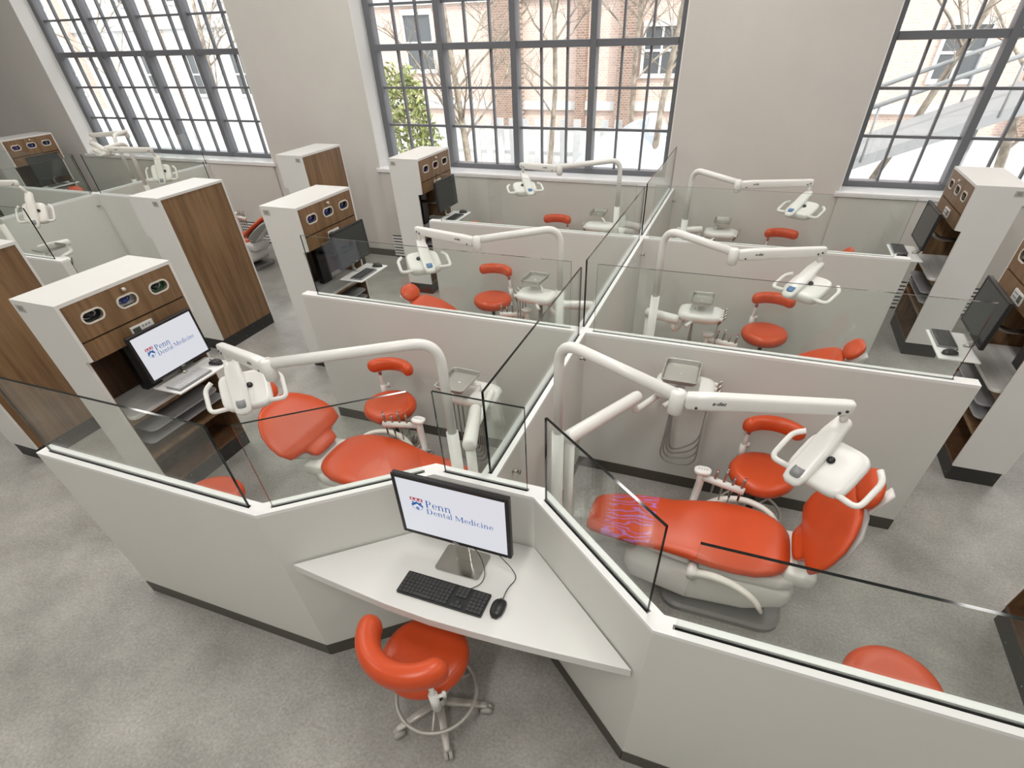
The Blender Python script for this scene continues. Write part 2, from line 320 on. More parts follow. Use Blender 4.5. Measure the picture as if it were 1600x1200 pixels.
# ------------------------------------------------------------------ pod partitions
H = 1.2227; TH = 0.08; G = 0.462; SK = 0.10
def off_line(pts, d):
    """offset an open polyline to its left by d with mitred corners"""
    P = [Vector(q) for q in pts]; out = []
    for i in range(len(P)):
        n = []
        if i > 0: e = (P[i] - P[i - 1]).normalized(); n.append(Vector((-e.y, e.x)))
        if i < len(P) - 1: e = (P[i + 1] - P[i]).normalized(); n.append(Vector((-e.y, e.x)))
        m_ = sum(n, Vector((0, 0))).normalized(); out.append(P[i] + m_ * (d / m_.dot(n[0])))
    return out
def partition(quad, label, g0=0.06, g1=0.06, group=None, glass=True, skirt=True, gz=None):
    """quad: a0, a1 (front edge), b1, b0 (back edge) as 2D points"""
    a0, a1, b1, b0 = [Vector(q) for q in quad]
    c = (a0 + a1 + b0 + b1) / 4
    root = thing('partition_wall', (c.x, c.y, 0), label, 'partition', group)
    sh = 0.006
    body = MB(); body.prism([tuple(q) for q in (a0, a1, b1, b0)], 0.0, H - 0.018); body.build('wall_body', 'partition_paint', root)
    ca = (a0 + b0) / 2; cb = (a1 + b1) / 2; d = (cb - ca).normalized(); nr = Vector((-d.y, d.x)); L = (cb - ca).length
    # groove for the glass runs inside the cap
    gw = 0.011
    cap = MB()
    p0 = ca + d * (g0 - 0.008); p1 = cb - d * (g1 - 0.008)
    q = lambda v: (v.x, v.y)
    if glass:
        cap.prism([q(a0), q(a1), q(p1 - nr * gw), q(p0 - nr * gw)], H - 0.018, H)
        cap.prism([q(p0 + nr * gw), q(p1 + nr * gw), q(b1), q(b0)], H - 0.018, H)
        cap.prism([q(a0), q(p0 - nr * gw), q(p0 + nr * gw), q(b0)], H - 0.018, H)
        cap.prism([q(p1 - nr * gw), q(a1), q(b1), q(p1 + nr * gw)], H - 0.018, H)
    else: cap.prism([q(a0), q(a1), q(b1), q(b0)], H - 0.018, H)
    cap.build('cap', 'cap_white', root)
    if glass:
        ch = MB(); ch.prism([q(p0 - nr * gw), q(p1 - nr * gw), q(p1 + nr * gw), q(p0 + nr * gw)], H - 0.0179, H - 0.006); ch.build('channel', 'channel', root)
        s0 = ca + d * g0; s1 = cb - d * g1; gt = 0.006
        gl = MB(); vs = [(*q(s0 - nr * gt), H - 0.006), (*q(s1 - nr * gt), H - 0.006), (*q(s1 + nr * gt), H - 0.006), (*q(s0 + nr * gt), H - 0.006)]
        vs += [(x, y, H + G) for x, y, z in vs]
        gl.add(vs, [(0, 1, 5, 4), (2, 3, 7, 6)], 0); gl.add(vs, [(4, 5, 6, 7), (0, 3, 2, 1), (1, 2, 6, 5), (3, 0, 4, 7)], 1)
        gl.build('glass_panel', ['glass', 'glass_edge'], root)
    if skirt:
        for (u, v_, sgn) in ((a0, a1, -1), (b0, b1, 1)):
            s = MB(); n_ = nr * sgn
            s.prism([q(u - n_ * 0.002), q(v_ - n_ * 0.002), q(v_ + n_ * sh), q(u + n_ * sh)], 0, SK); s.build('skirting', 'skirting', root)
    return root
YF = -2.2075; YA = -1.685; Y2 = 0.036; Y3 = 2.243
XA = 0.263; XV = 0.909; XE = 2.40; XP = 2.43; XP3 = 2.405
def pod(ox, far=False):
    w_ = 'of the main pod' if not far else 'of the far left pod'
    X = lambda q: q + ox
    fr = [(X(-XE), YF), (X(-XV), YF), (X(-XA), YA), (X(XA), YA), (X(XV), YF), (X(XE), YF)]
    bk = off_line(fr, TH)
    names = ['front white partition left of the desk alcove', 'slanted white partition on the left side of the desk', 'short white partition behind the desk monitor', 'slanted white partition on the right side of the desk', 'front white partition right of the desk alcove']
    if not far:
        for i in range(5):
            partition((fr[i], fr[i + 1], bk[i + 1], bk[i]), names[i] + ', glass on top')
    yb = YA + TH; hs = TH / 2
    sp = [('nearest', yb, Y2), ('middle', Y2 + TH, Y3), ('farthest', Y3 + TH, YW - 0.013)]
    for nm, y0, y1 in sp:
        partition(((X(hs), y0), (X(hs), y1), (X(-hs), y1), (X(-hs), y0)), '%s stretch of the white spine partition %s' % (nm, w_), g0=0.015 if nm != 'nearest' else 0.02, g1=0.04)
    for y0, xe, nm in ((Y2, XP, 'nearer'), (Y3, XP3, 'farther')):
        partition(((X(-xe), y0), (X(-hs), y0), (X(-hs), y0 + TH), (X(-xe), y0 + TH)), '%s white cross partition on the left side %s' % (nm, w_), g0=0.14, g1=0.05)
        partition(((X(hs), y0), (X(xe), y0), (X(xe), y0 + TH), (X(hs), y0 + TH)), '%s white cross partition on the right side %s' % (nm, w_), g0=0.05, g1=0.14)
        b = MB(); b.box(X(-hs), X(hs), y0, y0 + TH, 0, H); o = b.build('partition_post', 'cap_white', None, loc=(X(0), y0 + hs, 0))
        tag(o, 'white joint post where the spine meets the %s cross partition %s' % (nm, w_), 'post')
pod(0.0); OX = -7.8; pod(OX, True)
# coat hooks on the right face of the spine
for (hy, hz, lb) in ((-1.395, 1.093, 'steel coat peg on the spine right behind the desk monitor'), (-0.088, 1.085, 'steel coat peg on the spine in the front right bay, below the light bend'), (2.181, 1.083, 'steel coat peg on the spine in the middle right bay'), (4.30, 1.09, 'steel coat peg on the spine next to the back wall')):
    for ox in (0, OX):
        if ox and hy != 2.181: continue
        root = thing('coat_peg', (ox + TH / 2, hy, hz), lb if not ox else 'steel coat peg on the far left pod spine', 'coat peg', 'steel coat pegs')
        b = MB(); b.rings([[(ox + TH / 2 + d_, hy + r_ * math.cos(2 * PI * k / 12), hz + r_ * math.sin(2 * PI * k / 12)) for k in range(12)] for d_, r_ in ((0, 0.012), (0.006, 0.012), (0.007, 0.008), (0.034, 0.008), (0.035, 0.014), (0.042, 0.014))]); b.build('peg', 'steel_dull', root)

# ------------------------------------------------------------------ desk in the alcove
ZD = 0.867
ed = [(-0.862, -2.187), (-0.733, -2.20), (-0.52, -2.219), (-0.293, -2.239), (-0.061, -2.247), (0.169, -2.239), (0.349, -2.229), (0.522, -2.217), (0.688, -2.203), (0.868, -2.187)]
desk = thing('desk', (0, -1.95, 0), 'white wedge-shaped desk counter built into the partition alcove', 'desk')
b = MB(); b.prism([(-0.262, YA - 0.001)] + ed + [(0.262, YA - 0.001)], ZD - 0.055, ZD); b.build('desktop', 'desk_white', desk, bevel=0.003)
for sx in (-1, 1):
    b = MB(); b.prism([(sx * 0.45, -1.86), (sx * 0.82, -2.15), (sx * 0.78, -2.15), (sx * 0.40, -1.86)], ZD - 0.095, ZD - 0.055); b.build('support_bracket', 'laminate_white', desk)

# ---- lettering for the screens (serif letters drawn as polygons)
def ring2(cx, cy, rx, ry, tx, ty, a0, a1, n=14):
    o_, i_ = [], []
    for k in range(n + 1):
        a = math.radians(a0 + (a1 - a0) * k / n); o_.append((cx + rx * math.cos(a), cy + ry * math.sin(a))); i_.append((cx + (rx - tx) * math.cos(a), cy + (ry - ty) * math.sin(a)))
    return [[o_[k], o_[k + 1], i_[k + 1], i_[k]] for k in range(n)]
def rc(x0, x1, y0, y1): return [[(x0, y0), (x1, y0), (x1, y1), (x0, y1)]]
def stem(x, h, w_=0.09, s=0.06, top=True, bot=True):
    o_ = rc(x, x + w_, 0, h)
    if bot: o_ += rc(x - s, x + w_ + s, 0, 0.028)
    if top: o_ += rc(x - s, x + w_ * 0.6, h - 0.028, h)
    return o_
def glyph(c):
    if c == 'P': return stem(0.10, 0.68, 0.11) + rc(0.04, 0.3, 0.652, 0.68) + rc(0.2, 0.3, 0.30, 0.33) + ring2(0.28, 0.49, 0.21, 0.19, 0.10, 0.028, -90, 90), 0.54
    if c == 'D': return stem(0.10, 0.68, 0.11) + rc(0.04, 0.34, 0.652, 0.68) + rc(0.04, 0.34, 0, 0.028) + ring2(0.32, 0.34, 0.33, 0.34, 0.11, 0.028, -90, 90), 0.74
    if c == 'M': return stem(0.08, 0.68, 0.04) + stem(0.70, 0.68, 0.11, top=False) + rc(0.68, 0.87, 0.652, 0.68) + [[(0.08, 0.68), (0.2, 0.68), (0.47, 0.10), (0.41, 0.04)], [(0.41, 0.04), (0.47, 0.10), (0.74, 0.68), (0.68, 0.68)]], 0.92
    if c == 'e': return ring2(0.24, 0.225, 0.2, 0.235, 0.085, 0.03, 0, 318) + rc(0.1, 0.43, 0.225, 0.255), 0.47
    if c == 'c': return ring2(0.24, 0.225, 0.2, 0.235, 0.09, 0.03, 45, 318), 0.44
    if c == 'n': return stem(0.07, 0.45, 0.085) + stem(0.36, 0.3, 0.085, top=False) + ring2(0.285, 0.28, 0.16, 0.175, 0.085, 0.05, 0, 150), 0.55
    if c == 't': return rc(0.1, 0.185, 0.06, 0.58) + rc(0.02, 0.3, 0.42, 0.45) + ring2(0.235, 0.09, 0.135, 0.1, 0.085, 0.04, 180, 290), 0.33
    if c == 'a': return rc(0.29, 0.375, 0.03, 0.3) + ring2(0.225, 0.3, 0.15, 0.16, 0.085, 0.035, 0, 150) + ring2(0.19, 0.14, 0.14, 0.145, 0.075, 0.03, 40, 330) + rc(0.29, 0.44, 0, 0.028), 0.45
    if c == 'l': return stem(0.07, 0.72, 0.085), 0.27
    if c == 'i': return stem(0.07, 0.45, 0.085) + ring2(0.115, 0.6, 0.055, 0.055, 0.054, 0.054, 0, 360, 8), 0.27
    if c == 'd': return stem(0.35, 0.72, 0.085, bot=False) + rc(0.37, 0.5, 0, 0.028) + ring2(0.24, 0.225, 0.2, 0.235, 0.085, 0.03, 20, 340), 0.53
    return [], 0.25
def logo(parent, origin, ex, ey, wd):
    """origin: centre of the logo on the screen, wd: its whole width"""
    ex = Vector(ex).normalized(); ey = Vector(ey).normalized(); nn = ex.cross(ey); O = Vector(origin); u = wd / 6.05
    def polys(name, m, pl, lift=0.0012):
        b = MB()
        for p_ in pl:
            a = sum(p_[i][0] * p_[(i + 1) % len(p_)][1] - p_[(i + 1) % len(p_)][0] * p_[i][1] for i in range(len(p_)))
            if a < 0: p_ = p_[::-1]
            b.add([O + ex * ((x - 3.02) * u) + ey * ((y - 0.72) * u) + nn * lift for x, y in p_], [tuple(range(len(p_)))])
        return b.build(name, m, parent)
    def word(wrd, x, y, s):
        out = []
        for ch in wrd:
            g, adv = glyph(ch); out += [[(x + px * s, y + py * s) for px, py in p_] for p_ in g]; x += adv * s
        return out
    polys('logo_lettering', 'logo_blue', word('Penn', 1.22, 0.72, 1.02) + word('Dental Medicine', 1.22, 0.06, 0.78))
    # shield: red chief, blue chevron with rings
    polys('logo_shield_top', 'logo_red', rc(0.0, 1.05, 1.12, 1.44))
    polys('logo_shield_marks', 'screen_white', rc(0.06, 0.99, 1.17, 1.21) + rc(0.10, 0.26, 1.26, 1.38) + rc(0.44, 0.62, 1.26, 1.38) + rc(0.80, 0.95, 1.26, 1.38), 0.0018)
    sh = [[(0.03, 0.75), (0.52, 1.08), (0.52, 0.86), (0.10, 0.56)], [(0.52, 1.08), (1.02, 0.75), (0.95, 0.56), (0.52, 0.86)]]
    sh += ring2(0.52, 0.42, 0.14, 0.14, 0.10, 0.10, 0, 360, 12) + ring2(0.2, 0.95, 0.09, 0.09, 0.08, 0.08, 0, 360, 10) + ring2(0.84, 0.95, 0.09, 0.09, 0.08, 0.08, 0, 360, 10)
    sh += [[(0.02, 0.72), (0.06, 0.72), (0.2, 0.36), (0.17, 0.34)], [(0.98, 0.72), (1.03, 0.72), (0.88, 0.34), (0.85, 0.36)], [(0.17, 0.36), (0.2, 0.32), (0.54, 0.18), (0.52, 0.22)], [(0.88, 0.36), (0.85, 0.32), (0.5, 0.18), (0.52, 0.22)]]
    polys('logo_shield_chevron', 'logo_blue', sh)
def monitor_head(root, c, ex, ey, wd, ht, on, dead=False):
    """flat screen: c centre of the glass, ex right, ey up as seen from the front"""
    c = Vector(c); ex = Vector(ex).normalized(); ey = Vector(ey).normalized(); n = ex.cross(ey)
    b = MB(); b.obox(c - n * 0.016, ex * (wd / 2), ey * (ht / 2), n * 0.012); bz = 0.018
    for sx in (-1, 1): b.obox(c + ex * sx * (wd / 2 - bz / 2) - n * 0.001, ex * (bz / 2), ey * (ht / 2), n * 0.003)
    for sy in (-1, 1): b.obox(c + ey * sy * (ht / 2 - bz / 2) - n * 0.001, ex * (wd / 2 - bz), ey * (bz / 2), n * 0.003)
    b.build('bezel', 'black_plastic', root, bevel=0.003)
    b = MB(); b.obox(c - n * 0.04, ex * (wd * 0.3), ey * (ht * 0.32), n * 0.014); b.build('rear_cover', 'black_plastic', root, bevel=0.01)
    b = MB(); b.obox(c - n * 0.0018, ex * (wd / 2 - bz), ey * (ht / 2 - bz), n * 0.0012); sc_ = b.build('screen', 'screen_on' if on else 'screen_off', root)
    if on: logo(sc_, c - ex * wd * 0.035 + ey * ht * 0.05 - n * 0.0004, ex, ey, wd * 0.66)
    put_text('maker_name', 'DELL', 0.014, c - ey * (ht / 2 - bz / 2) + n * 0.002, ex, ey, 'text_silver', root, bold=0.0004)
    return n
def keyboard(name, c, rz, wd, dp, label, rows, cols, km='black_key', bm='black_plastic', numpad=True, group=None, wire=None):
    root = thing(name, c, label, 'keyboard', group, rz)
    b = MB(); b.prism(rrect(-wd / 2, wd / 2, -dp / 2, dp / 2, 0.006, 3), 0.0, 0.012); o = b.build('case', bm, None); o.parent = root
    b = MB(); kw = (wd - 0.012) / cols; kd = (dp - 0.012) / rows
    for r_ in range(rows):
        c_ = 0
        while c_ < cols:
            span = 1
            if r_ == 0 and 4 <= c_ < 9 and c_ == 4: span = 5
            if numpad and (c_ in (cols - 5, cols - 9)) : c_ += 1; continue
            if numpad and cols - 9 < c_ < cols - 5 and r_ in (2,): c_ += 1; continue
            if numpad and r_ == 1 and c_ in (cols - 8, cols - 6): c_ += 1; continue
            h_ = 0.0165 if not (numpad and r_ == rows - 1) else 0.014
            g_ = 0.0012 if numpad else 0.0024; x0 = -wd / 2 + 0.006 + kw * c_ + g_; y0 = -dp / 2 + 0.006 + kd * r_ + g_
            b.box(x0, x0 + kw * span - 2 * g_, y0, y0 + kd - 2 * g_, 0.012, h_); c_ += span
    o = b.build('keys', km, None); o.parent = root; o['kind'] = 'stuff'
    return root
def mouse(c, rz, label, group=None, s=1.0):
    root = thing('computer_mouse', c, label, 'mouse', group, rz)
    b = MB(); rr = []
    for k in range(11):
        t = k / 10; x = (t - 0.5) * 0.108 * s; h_ = 0.004 + 0.034 * math.sin(PI * (0.12 + 0.80 * t)) ** 0.8; wv_ = 0.030 * (1 - abs(2 * t - 1) ** 3.0) ** 0.5 + 0.003
        if k in (0, 10): wv_ = 0.012; h_ *= 0.6
        rr.append(sring((0, x, h_ * s / 2), (1, 0, 0), (0, 0, 1), wv_ * s, h_ * s / 2, 2.4, 16))
    b.rings(rr); o = b.build('mouse_body', 'black_plastic', None); o.parent = root
    b = MB(); b.tube([(0, 0.028 * s, 0.0365 * s), (0, 0.040 * s, 0.033 * s)], 0.004 * s, 8); o = b.build('scroll_wheel', 'rubber_dark', None); o.parent = root
    return root
mon = thing('monitor', (-0.03, -1.90, ZD), 'black desktop monitor showing a logo on the white desk', 'monitor')
mc = Vector((-0.03, -1.945, 1.252)); ey = Vector((0, 0.03, 1)).normalized(); ex = Vector((1, 0, 0))
monitor_head(mon, mc, ex, ey, 0.556, 0.358, True)
b = MB(); b.prism(rrect(-0.166, 0.075, -1.98, -1.81, 0.018), ZD, ZD + 0.010); b.build('stand_base', 'steel', mon, bevel=0.002)
b = MB(); b.box(-0.085, -0.005, -1.885, -1.868, ZD + 0.01, 1.30); b.box(-0.075, -0.015, -1.905, -1.885, 1.18, 1.30); b.build('stand_neck', 'steel', mon, bevel=0.003)
kb = keyboard('keyboard', (-0.05, -2.099, ZD), 0.0, 0.443, 0.13, 'black full-size keyboard with numeric pad on the white desk', 6, 22)
b = MB(); b.tube(bend([(0.06, -2.035, ZD + 0.008), (0.10, -1.99, ZD + 0.006), (0.095, -1.93, ZD + 0.02), (0.05, -1.88, ZD + 0.08), (-0.02, -1.86, 1.0)], 0.04), 0.0022, 6); b.build('cable', 'rubber_dark', kb)
ms = mouse((0.229, -2.093, ZD), 0.0, 'black mouse beside the keyboard on the white desk', s=1.0)
b = MB(); b.tube(bend([(0.23, -2.04, ZD + 0.01), (0.225, -1.97, ZD + 0.004), (0.25, -1.90, ZD + 0.004), (0.20, -1.86, ZD + 0.02), (0.10, -1.85, ZD + 0.12)], 0.04), 0.0022, 6); b.build('cable', 'rubber_dark', ms)
# ------------------------------------------------------------------ stools
def lp(o, root): o.parent = root; return o
def make_stool(zs, back=True, a0=25, a1=155, post=1, label='', ring=True, vin='vinyl_orange', br=0.205, bs=1.0, bz=0.235, kn=None):
    """local origin on the floor, backrest towards +y"""
    root = thing('round_stool', (0, 0, 0), label, 'stool')
    b = MB()
    prof = [(0.001, zs - 0.105), (0.15, zs - 0.105), (0.19, zs - 0.095), (0.213, zs - 0.062), (0.215, zs - 0.04), (0.203, zs - 0.012), (0.175, zs - 0.001), (0.12, zs - 0.005), (0.06, zs - 0.010), (0.001, zs - 0.011)]
    b.lathe(prof, n=36); lp(b.build('seat', vin, None), root)
    b = MB(); b.lathe([(0.001, 0.12), (0.026, 0.12), (0.026, zs * 0.55), (0.019, zs * 0.56), (0.019, zs - 0.13), (0.075, zs - 0.12), (0.075, zs - 0.106), (0.001, zs - 0.106)], n=16); lp(b.build('gas_column', 'rubber_dark', None), root)
    b = MB(); b.lathe([(0.001, 0.085), (0.045, 0.085), (0.045, 0.125), (0.03, 0.15), (0.001, 0.15)], n=16); lp(b.build('hub', 'grey_metal', None), root)
    for k in range(5):
        a = 2 * PI * k / 5 + 0.3; c, s = math.cos(a), math.sin(a); d = Vector((c, s, 0)); e = Vector((-s, c, 0))
        b = MB(); b.rings([sring(d * r_ + Vector((0, 0, z_)), e, (0, 0, 1), w_, h_, 3, 12) for r_, z_, w_, h_ in ((0.03, 0.11, 0.026, 0.018), (0.15, 0.098, 0.022, 0.014), (0.25, 0.082, 0.018, 0.010), (0.265, 0.08, 0.012, 0.007))]); lg = lp(b.build('leg', 'grey_metal', None), root)
        b = MB(); q = d * 0.255
        for s2 in (-1, 1): b.rings([[q + e * (s2 * off_) + Vector((0, 0, 0.033)) + 0.033 * (math.cos(2 * PI * j / 14) * d + math.sin(2 * PI * j / 14) * Vector((0, 0, 1))) for j in range(14)] for off_ in (0.003, 0.022)])
        b.tube([q + Vector((0, 0, 0.03)), q + Vector((0, 0, 0.078))], 0.008, 8); lp(b.build('caster', 'rubber_grey', None), lg)
    if ring:
        b = MB(); zr = 0.21; b.tube(arcpts((0, 0), 0.215, 0, 2 * PI, 40, zr)[:-1], 0.0105, 8, close=True); fr = lp(b.build('foot_ring', 'grey_metal', None), root)
        b = MB()
        for k in range(3): a = 2 * PI * k / 3 + 0.9; b.tube([(0.02 * math.cos(a), 0.02 * math.sin(a), zr + 0.02), (0.21 * math.cos(a), 0.21 * math.sin(a), zr)], 0.007, 8)
        lp(b.build('ring_spoke', 'grey_metal', None), fr)
    if back:
        r = br; zb = zs + bz; A0, A1 = math.radians(a0), math.radians(a1); n = 18; rr = []
        dl = 0.045 * bs / r; ph = (1.5, 1.3, 1.0, 0.7, 0.35)
        lst = [(A0 + dl - dl * math.sin(f), math.cos(f)) for f in ph] + [(A0 + dl + (A1 - A0 - 2 * dl) * k / n, 1.0) for k in range(n + 1)] + [(A1 - dl + dl * math.sin(f), math.cos(f)) for f in ph[::-1]]
        for a, sc in lst:
            d = Vector((math.cos(a), math.sin(a), 0)); rr.append(sring(d * r + Vector((0, 0, zb)), d, (0, 0, 1), 0.043 * sc * bs, 0.052 * sc * bs, 2.3, 16))
        b = MB(); b.rings(rr); lp(b.build('backrest', vin, None), root)
        ap = A0 + 0.42 if post > 0 else A1 - 0.42; d = Vector((math.cos(ap), math.sin(ap), 0))
        b = MB(); b.tube(bend([d * 0.06 + Vector((0, 0, zs - 0.115)), d * 0.232 + Vector((0, 0, zs - 0.115)), d * 0.245 + Vector((0, 0, zs + 0.02)), d * 0.225 + Vector((0, 0, zb - 0.03))], 0.03), 0.0125, 10); bp = lp(b.build('back_post', 'plastic_white', None), root)
        b = MB(); b.tube([d * 0.2435 + Vector((0, 0, zs - 0.10)), d * 0.2435 + Vector((0, 0, zs + 0.03))], 0.022, 12); lp(b.build('clamp', 'plastic_white', None), bp)
        ks = post if kn is None else kn; e = Vector((-d.y, d.x, 0)); kq = d * 0.25 + Vector((0, 0, zs + 0.01))
        b = MB(); b.tube([kq + e * 0.015 * ks, kq + e * 0.055 * ks], 0.009, 8); b.tube([kq + e * 0.048 * ks - Vector((0, 0, 0.02)), kq + e * 0.048 * ks + Vector((0, 0, 0.02))], 0.010, 8); lp(b.build('knob', 'plastic_white', None), bp)
        b = MB(); b.tube([d * 0.231 + Vector((0, 0, zb - 0.10)), d * 0.228 + Vector((0, 0, zb - 0.07))], 0.0145, 8); lp(b.build('collar', 'tool_tip', None), bp)
    return root
ds = make_stool(0.635, True, 180, 333, -1, 'orange round stool with curved backrest pulled up to the white desk', br=0.225, bs=1.28, bz=0.178, kn=1); ds.location = (-0.095, -2.29, 0)
STG = 'orange operator stools in the bays'
st = make_stool(0.60, True, 30, 150, -1, 'orange stool with curved backrest behind the chair in the front right bay'); st.location = (1.405, -0.32, 0); st['group'] = STG
copy_tree(st, (-1.47, -0.38, 0), 0.12, 'orange stool with curved backrest behind the chair in the front left bay')
copy_tree(st, (1.37, 1.86, 0), -0.05, 'orange stool with curved backrest in the middle right bay')
copy_tree(st, (1.44, 4.0, 0), 0.0, 'stool with curved red backrest in the window-side right bay')
st2 = make_stool(0.60, True, 30, 150, 1, 'orange stool with curved backrest in the middle left bay'); st2.location = (-1.51, 1.87, 0); st2['group'] = STG
copy_tree(st2, (-1.44, 3.92, 0), 0.05, 'stool with curved red backrest in the window-side left bay')
st3 = make_stool(0.58, False, label='backless orange stool tucked behind the front left partition'); st3.location = (-2.06, -1.72, 0); st3['group'] = 'backless orange stools'
copy_tree(st3, (2.02, -1.69, 0), 0.4, 'backless orange stool tucked behind the front right partition')

# ------------------------------------------------------------------ dental chairs
def make_chair(sx, theta, dz, label, kb=0.82, vin='vinyl_orange', cover=False):
    """local: toe end at x=0, head towards +x (times sx), centre line y=0"""
    root = thing('dental_chair', (0, 0, 0), label, 'dental chair', 'reclining dental chairs')
    V = lambda x, y, z: Vector((sx * x, y, z))
    def fin(b, name, m, par=None):
        if sx < 0: b.f = [f[::-1] for f in b.f]
        return lp(b.build(name, m, None), par or root)
    def loft(sec, n=3.2, K=28):   # (centre, ax, ay, a, b)
        b = MB(); b.rings([[V(*q) for q in sring(c, ax, ay, a, bb, n, K)] for c, ax, ay, a, bb in sec]); return b
    Y = (0, 1, 0); Z = (0, 0, 1)
    zt = 0.55 + dz
    sec = []
    for x, hw, zz, th in ((0.0, 0.09, -0.07, 0.012), (0.012, 0.14, -0.064, 0.028), (0.05, 0.168, -0.055, 0.036), (0.16, 0.192, -0.042, 0.038), (0.35, 0.218, -0.03, 0.040), (0.52, 0.225, -0.018, 0.042), (0.66, 0.25, -0.004, 0.045), (0.78, 0.275, 0.0, 0.048), (0.92, 0.282, 0.0, 0.048), (1.04, 0.268, -0.002, 0.048), (1.12, 0.235, -0.004, 0.046), (1.18, 0.19, -0.008, 0.040), (1.215, 0.13, -0.014, 0.028), (1.228, 0.07, -0.02, 0.012)):
        sec.append(((x, 0, zt + zz - 0.045), Y, Z, hw, th))
    fin(loft(sec), 'seat', vin)
    # backrest
    hx, hz = 1.25, zt - 0.02; c, s = math.cos(theta), math.sin(theta); D = Vector((c, 0, s)); N = Vector((-s, 0, c))
    base = Vector((hx, 0, hz)); sec = []
    for w_, hw, th, cv in ((0.0, 0.07, 0.012, 0), (0.012, 0.115, 0.024, 0), (0.05, 0.135, 0.028, -0.004), (0.085, 0.14, 0.029, -0.006), (0.108, 0.165, 0.029, -0.006), (0.116, 0.235, 0.029, -0.004), (0.13, 0.285, 0.029, 0.002), (0.22, 0.318, 0.029, 0.004), (0.32, 0.31, 0.029, 0.002), (0.42, 0.28, 0.029, 0.002), (0.50, 0.225, 0.028, 0.004), (0.555, 0.17, 0.028, 0.008), (0.585, 0.11, 0.02, 0.010), (0.595, 0.06, 0.010, 0.010)):
        sec.append((base + D * w_ * kb + N * (cv + 0.02), Y, N, hw, th))
    br = fin(loft(sec, 2.9), 'backrest', vin)
    sec = [(base + D * w_ * kb + N * (-0.028), Y, N, hw, th) for w_, hw, th in ((-0.02, 0.10, 0.02), (0.05, 0.14, 0.035), (0.14, 0.24, 0.032), (0.25, 0.275, 0.028), (0.38, 0.265, 0.026), (0.50, 0.20, 0.024), (0.56, 0.10, 0.015))]
    fin(loft(sec, 2.6), 'back_shell', 'plastic_grey')
    sec = [(base + D * w_ * kb + N * (-0.045), Y, N, hw, th) for w_, hw, th in ((-0.06, 0.075, 0.035), (0.1, 0.07, 0.035), (0.3, 0.05, 0.02), (0.62, 0.035, 0.012), (0.74, 0.035, 0.012))]
    fin(loft(sec, 3.0, 16), 'headrest_bar', 'plastic_white')
    th2 = theta + 0.12; D2 = Vector((math.cos(th2), 0, math.sin(th2))); N2 = Vector((-math.sin(th2), 0, math.cos(th2))); hb = base + D * (0.605 * kb - 0.01) + N * 0.04
    sec = [(hb + D2 * w_, Y, N2, hw, th) for w_, hw, th in ((0.0, 0.05, 0.012), (0.012, 0.095, 0.026), (0.045, 0.125, 0.036), (0.085, 0.13, 0.038), (0.12, 0.118, 0.035), (0.148, 0.085, 0.027), (0.16, 0.04, 0.012))]
    fin(loft(sec, 2.6), 'headrest', vin)
    # under-seat casing, hinge housing, lift arm, base
    sec = [((x, 0, zt + zz), Y, Z, hw, th) for x, hw, zz, th in ((0.30, 0.10, -0.115, 0.02), (0.36, 0.17, -0.12, 0.03), (0.60, 0.20, -0.135, 0.04), (0.9, 0.225, -0.145, 0.05), (1.18, 0.215, -0.155, 0.06), (1.26, 0.19, -0.155, 0.06))]
    fin(loft(sec, 4), 'seat_frame', 'plastic_white')
    sec = [((x, 0, zt + zz), Y, Z, hw, th) for x, hw, zz, th in ((1.19, 0.17, -0.10, 0.04), (1.21, 0.185, -0.10, 0.055), (1.34, 0.185, -0.11, 0.055), (1.37, 0.165, -0.115, 0.045))]
    fin(loft(sec, 6), 'hinge_housing', 'plastic_white')
    sec = [((x, 0, z_), Y, Z, hw, th) for x, hw, z_, th in ((0.28, 0.13, 0.21, 0.05), (0.34, 0.19, 0.20, 0.10), (0.70, 0.235, 0.20, 0.145), (1.05, 0.24, 0.235 + dz * 0.5, 0.135), (1.25, 0.21, 0.27 + dz * 0.6, 0.09), (1.29, 0.17, 0.28 + dz * 0.6, 0.06))]
    fin(loft(sec, 4.5), 'lift_casing', 'plastic_white')
    b = MB(); pl = rrect(0.55, 1.30, -0.27, 0.27, 0.13, 8); b.add([V(x, y, 0.0) for x, y in pl] + [V(x, y, 0.035) for x, y in pl] + [V(0.92 + (x - 0.92) * 0.94, y * 0.92, 0.05) for x, y in pl],
        [tuple(range(len(pl) - 1, -1, -1)), tuple(range(2 * len(pl), 3 * len(pl)))] + [(r_ * len(pl) + i, r_ * len(pl) + (i + 1) % len(pl), (r_ + 1) * len(pl) + (i + 1) % len(pl), (r_ + 1) * len(pl) + i) for r_ in (0, 1) for i in range(len(pl))])
    fin(b, 'base_plate', 'plate_dark')
    for sd in (-1, 1):
        if sd < 0: path = [(0.70, -0.295, zt - 0.12), (0.80, -0.32, zt - 0.075), (0.93, -0.345, zt - 0.075), (1.05, -0.375, zt - 0.12), (1.11, -0.40, zt - 0.19)]
        else: path = [(0.68, 0.27, zt - 0.12), (0.80, 0.34, zt - 0.06), (0.95, 0.36, zt - 0.04), (1.08, 0.33, zt - 0.06), (1.16, 0.27, zt - 0.09)]
        pts = bend([Vector(q) for q in path], 0.07, 4); rr = []
        for i, q in enumerate(pts):
            d = ((pts[min(i + 1, len(pts) - 1)] - pts[max(i - 1, 0)])).normalized(); e = d.cross(Vector((0, 0, 1))).normalized(); u = e.cross(d)
            tp = 1 - 0.35 * i / len(pts); tp = 0.4 if i == len(pts) - 1 else tp
            rr.append([V(*p_) for p_ in sring(q, e, u, 0.028 * tp, 0.02 * tp, 2.6, 12)])
        b = MB(); b.rings(rr); ar = fin(b, 'armrest', 'plastic_warm')
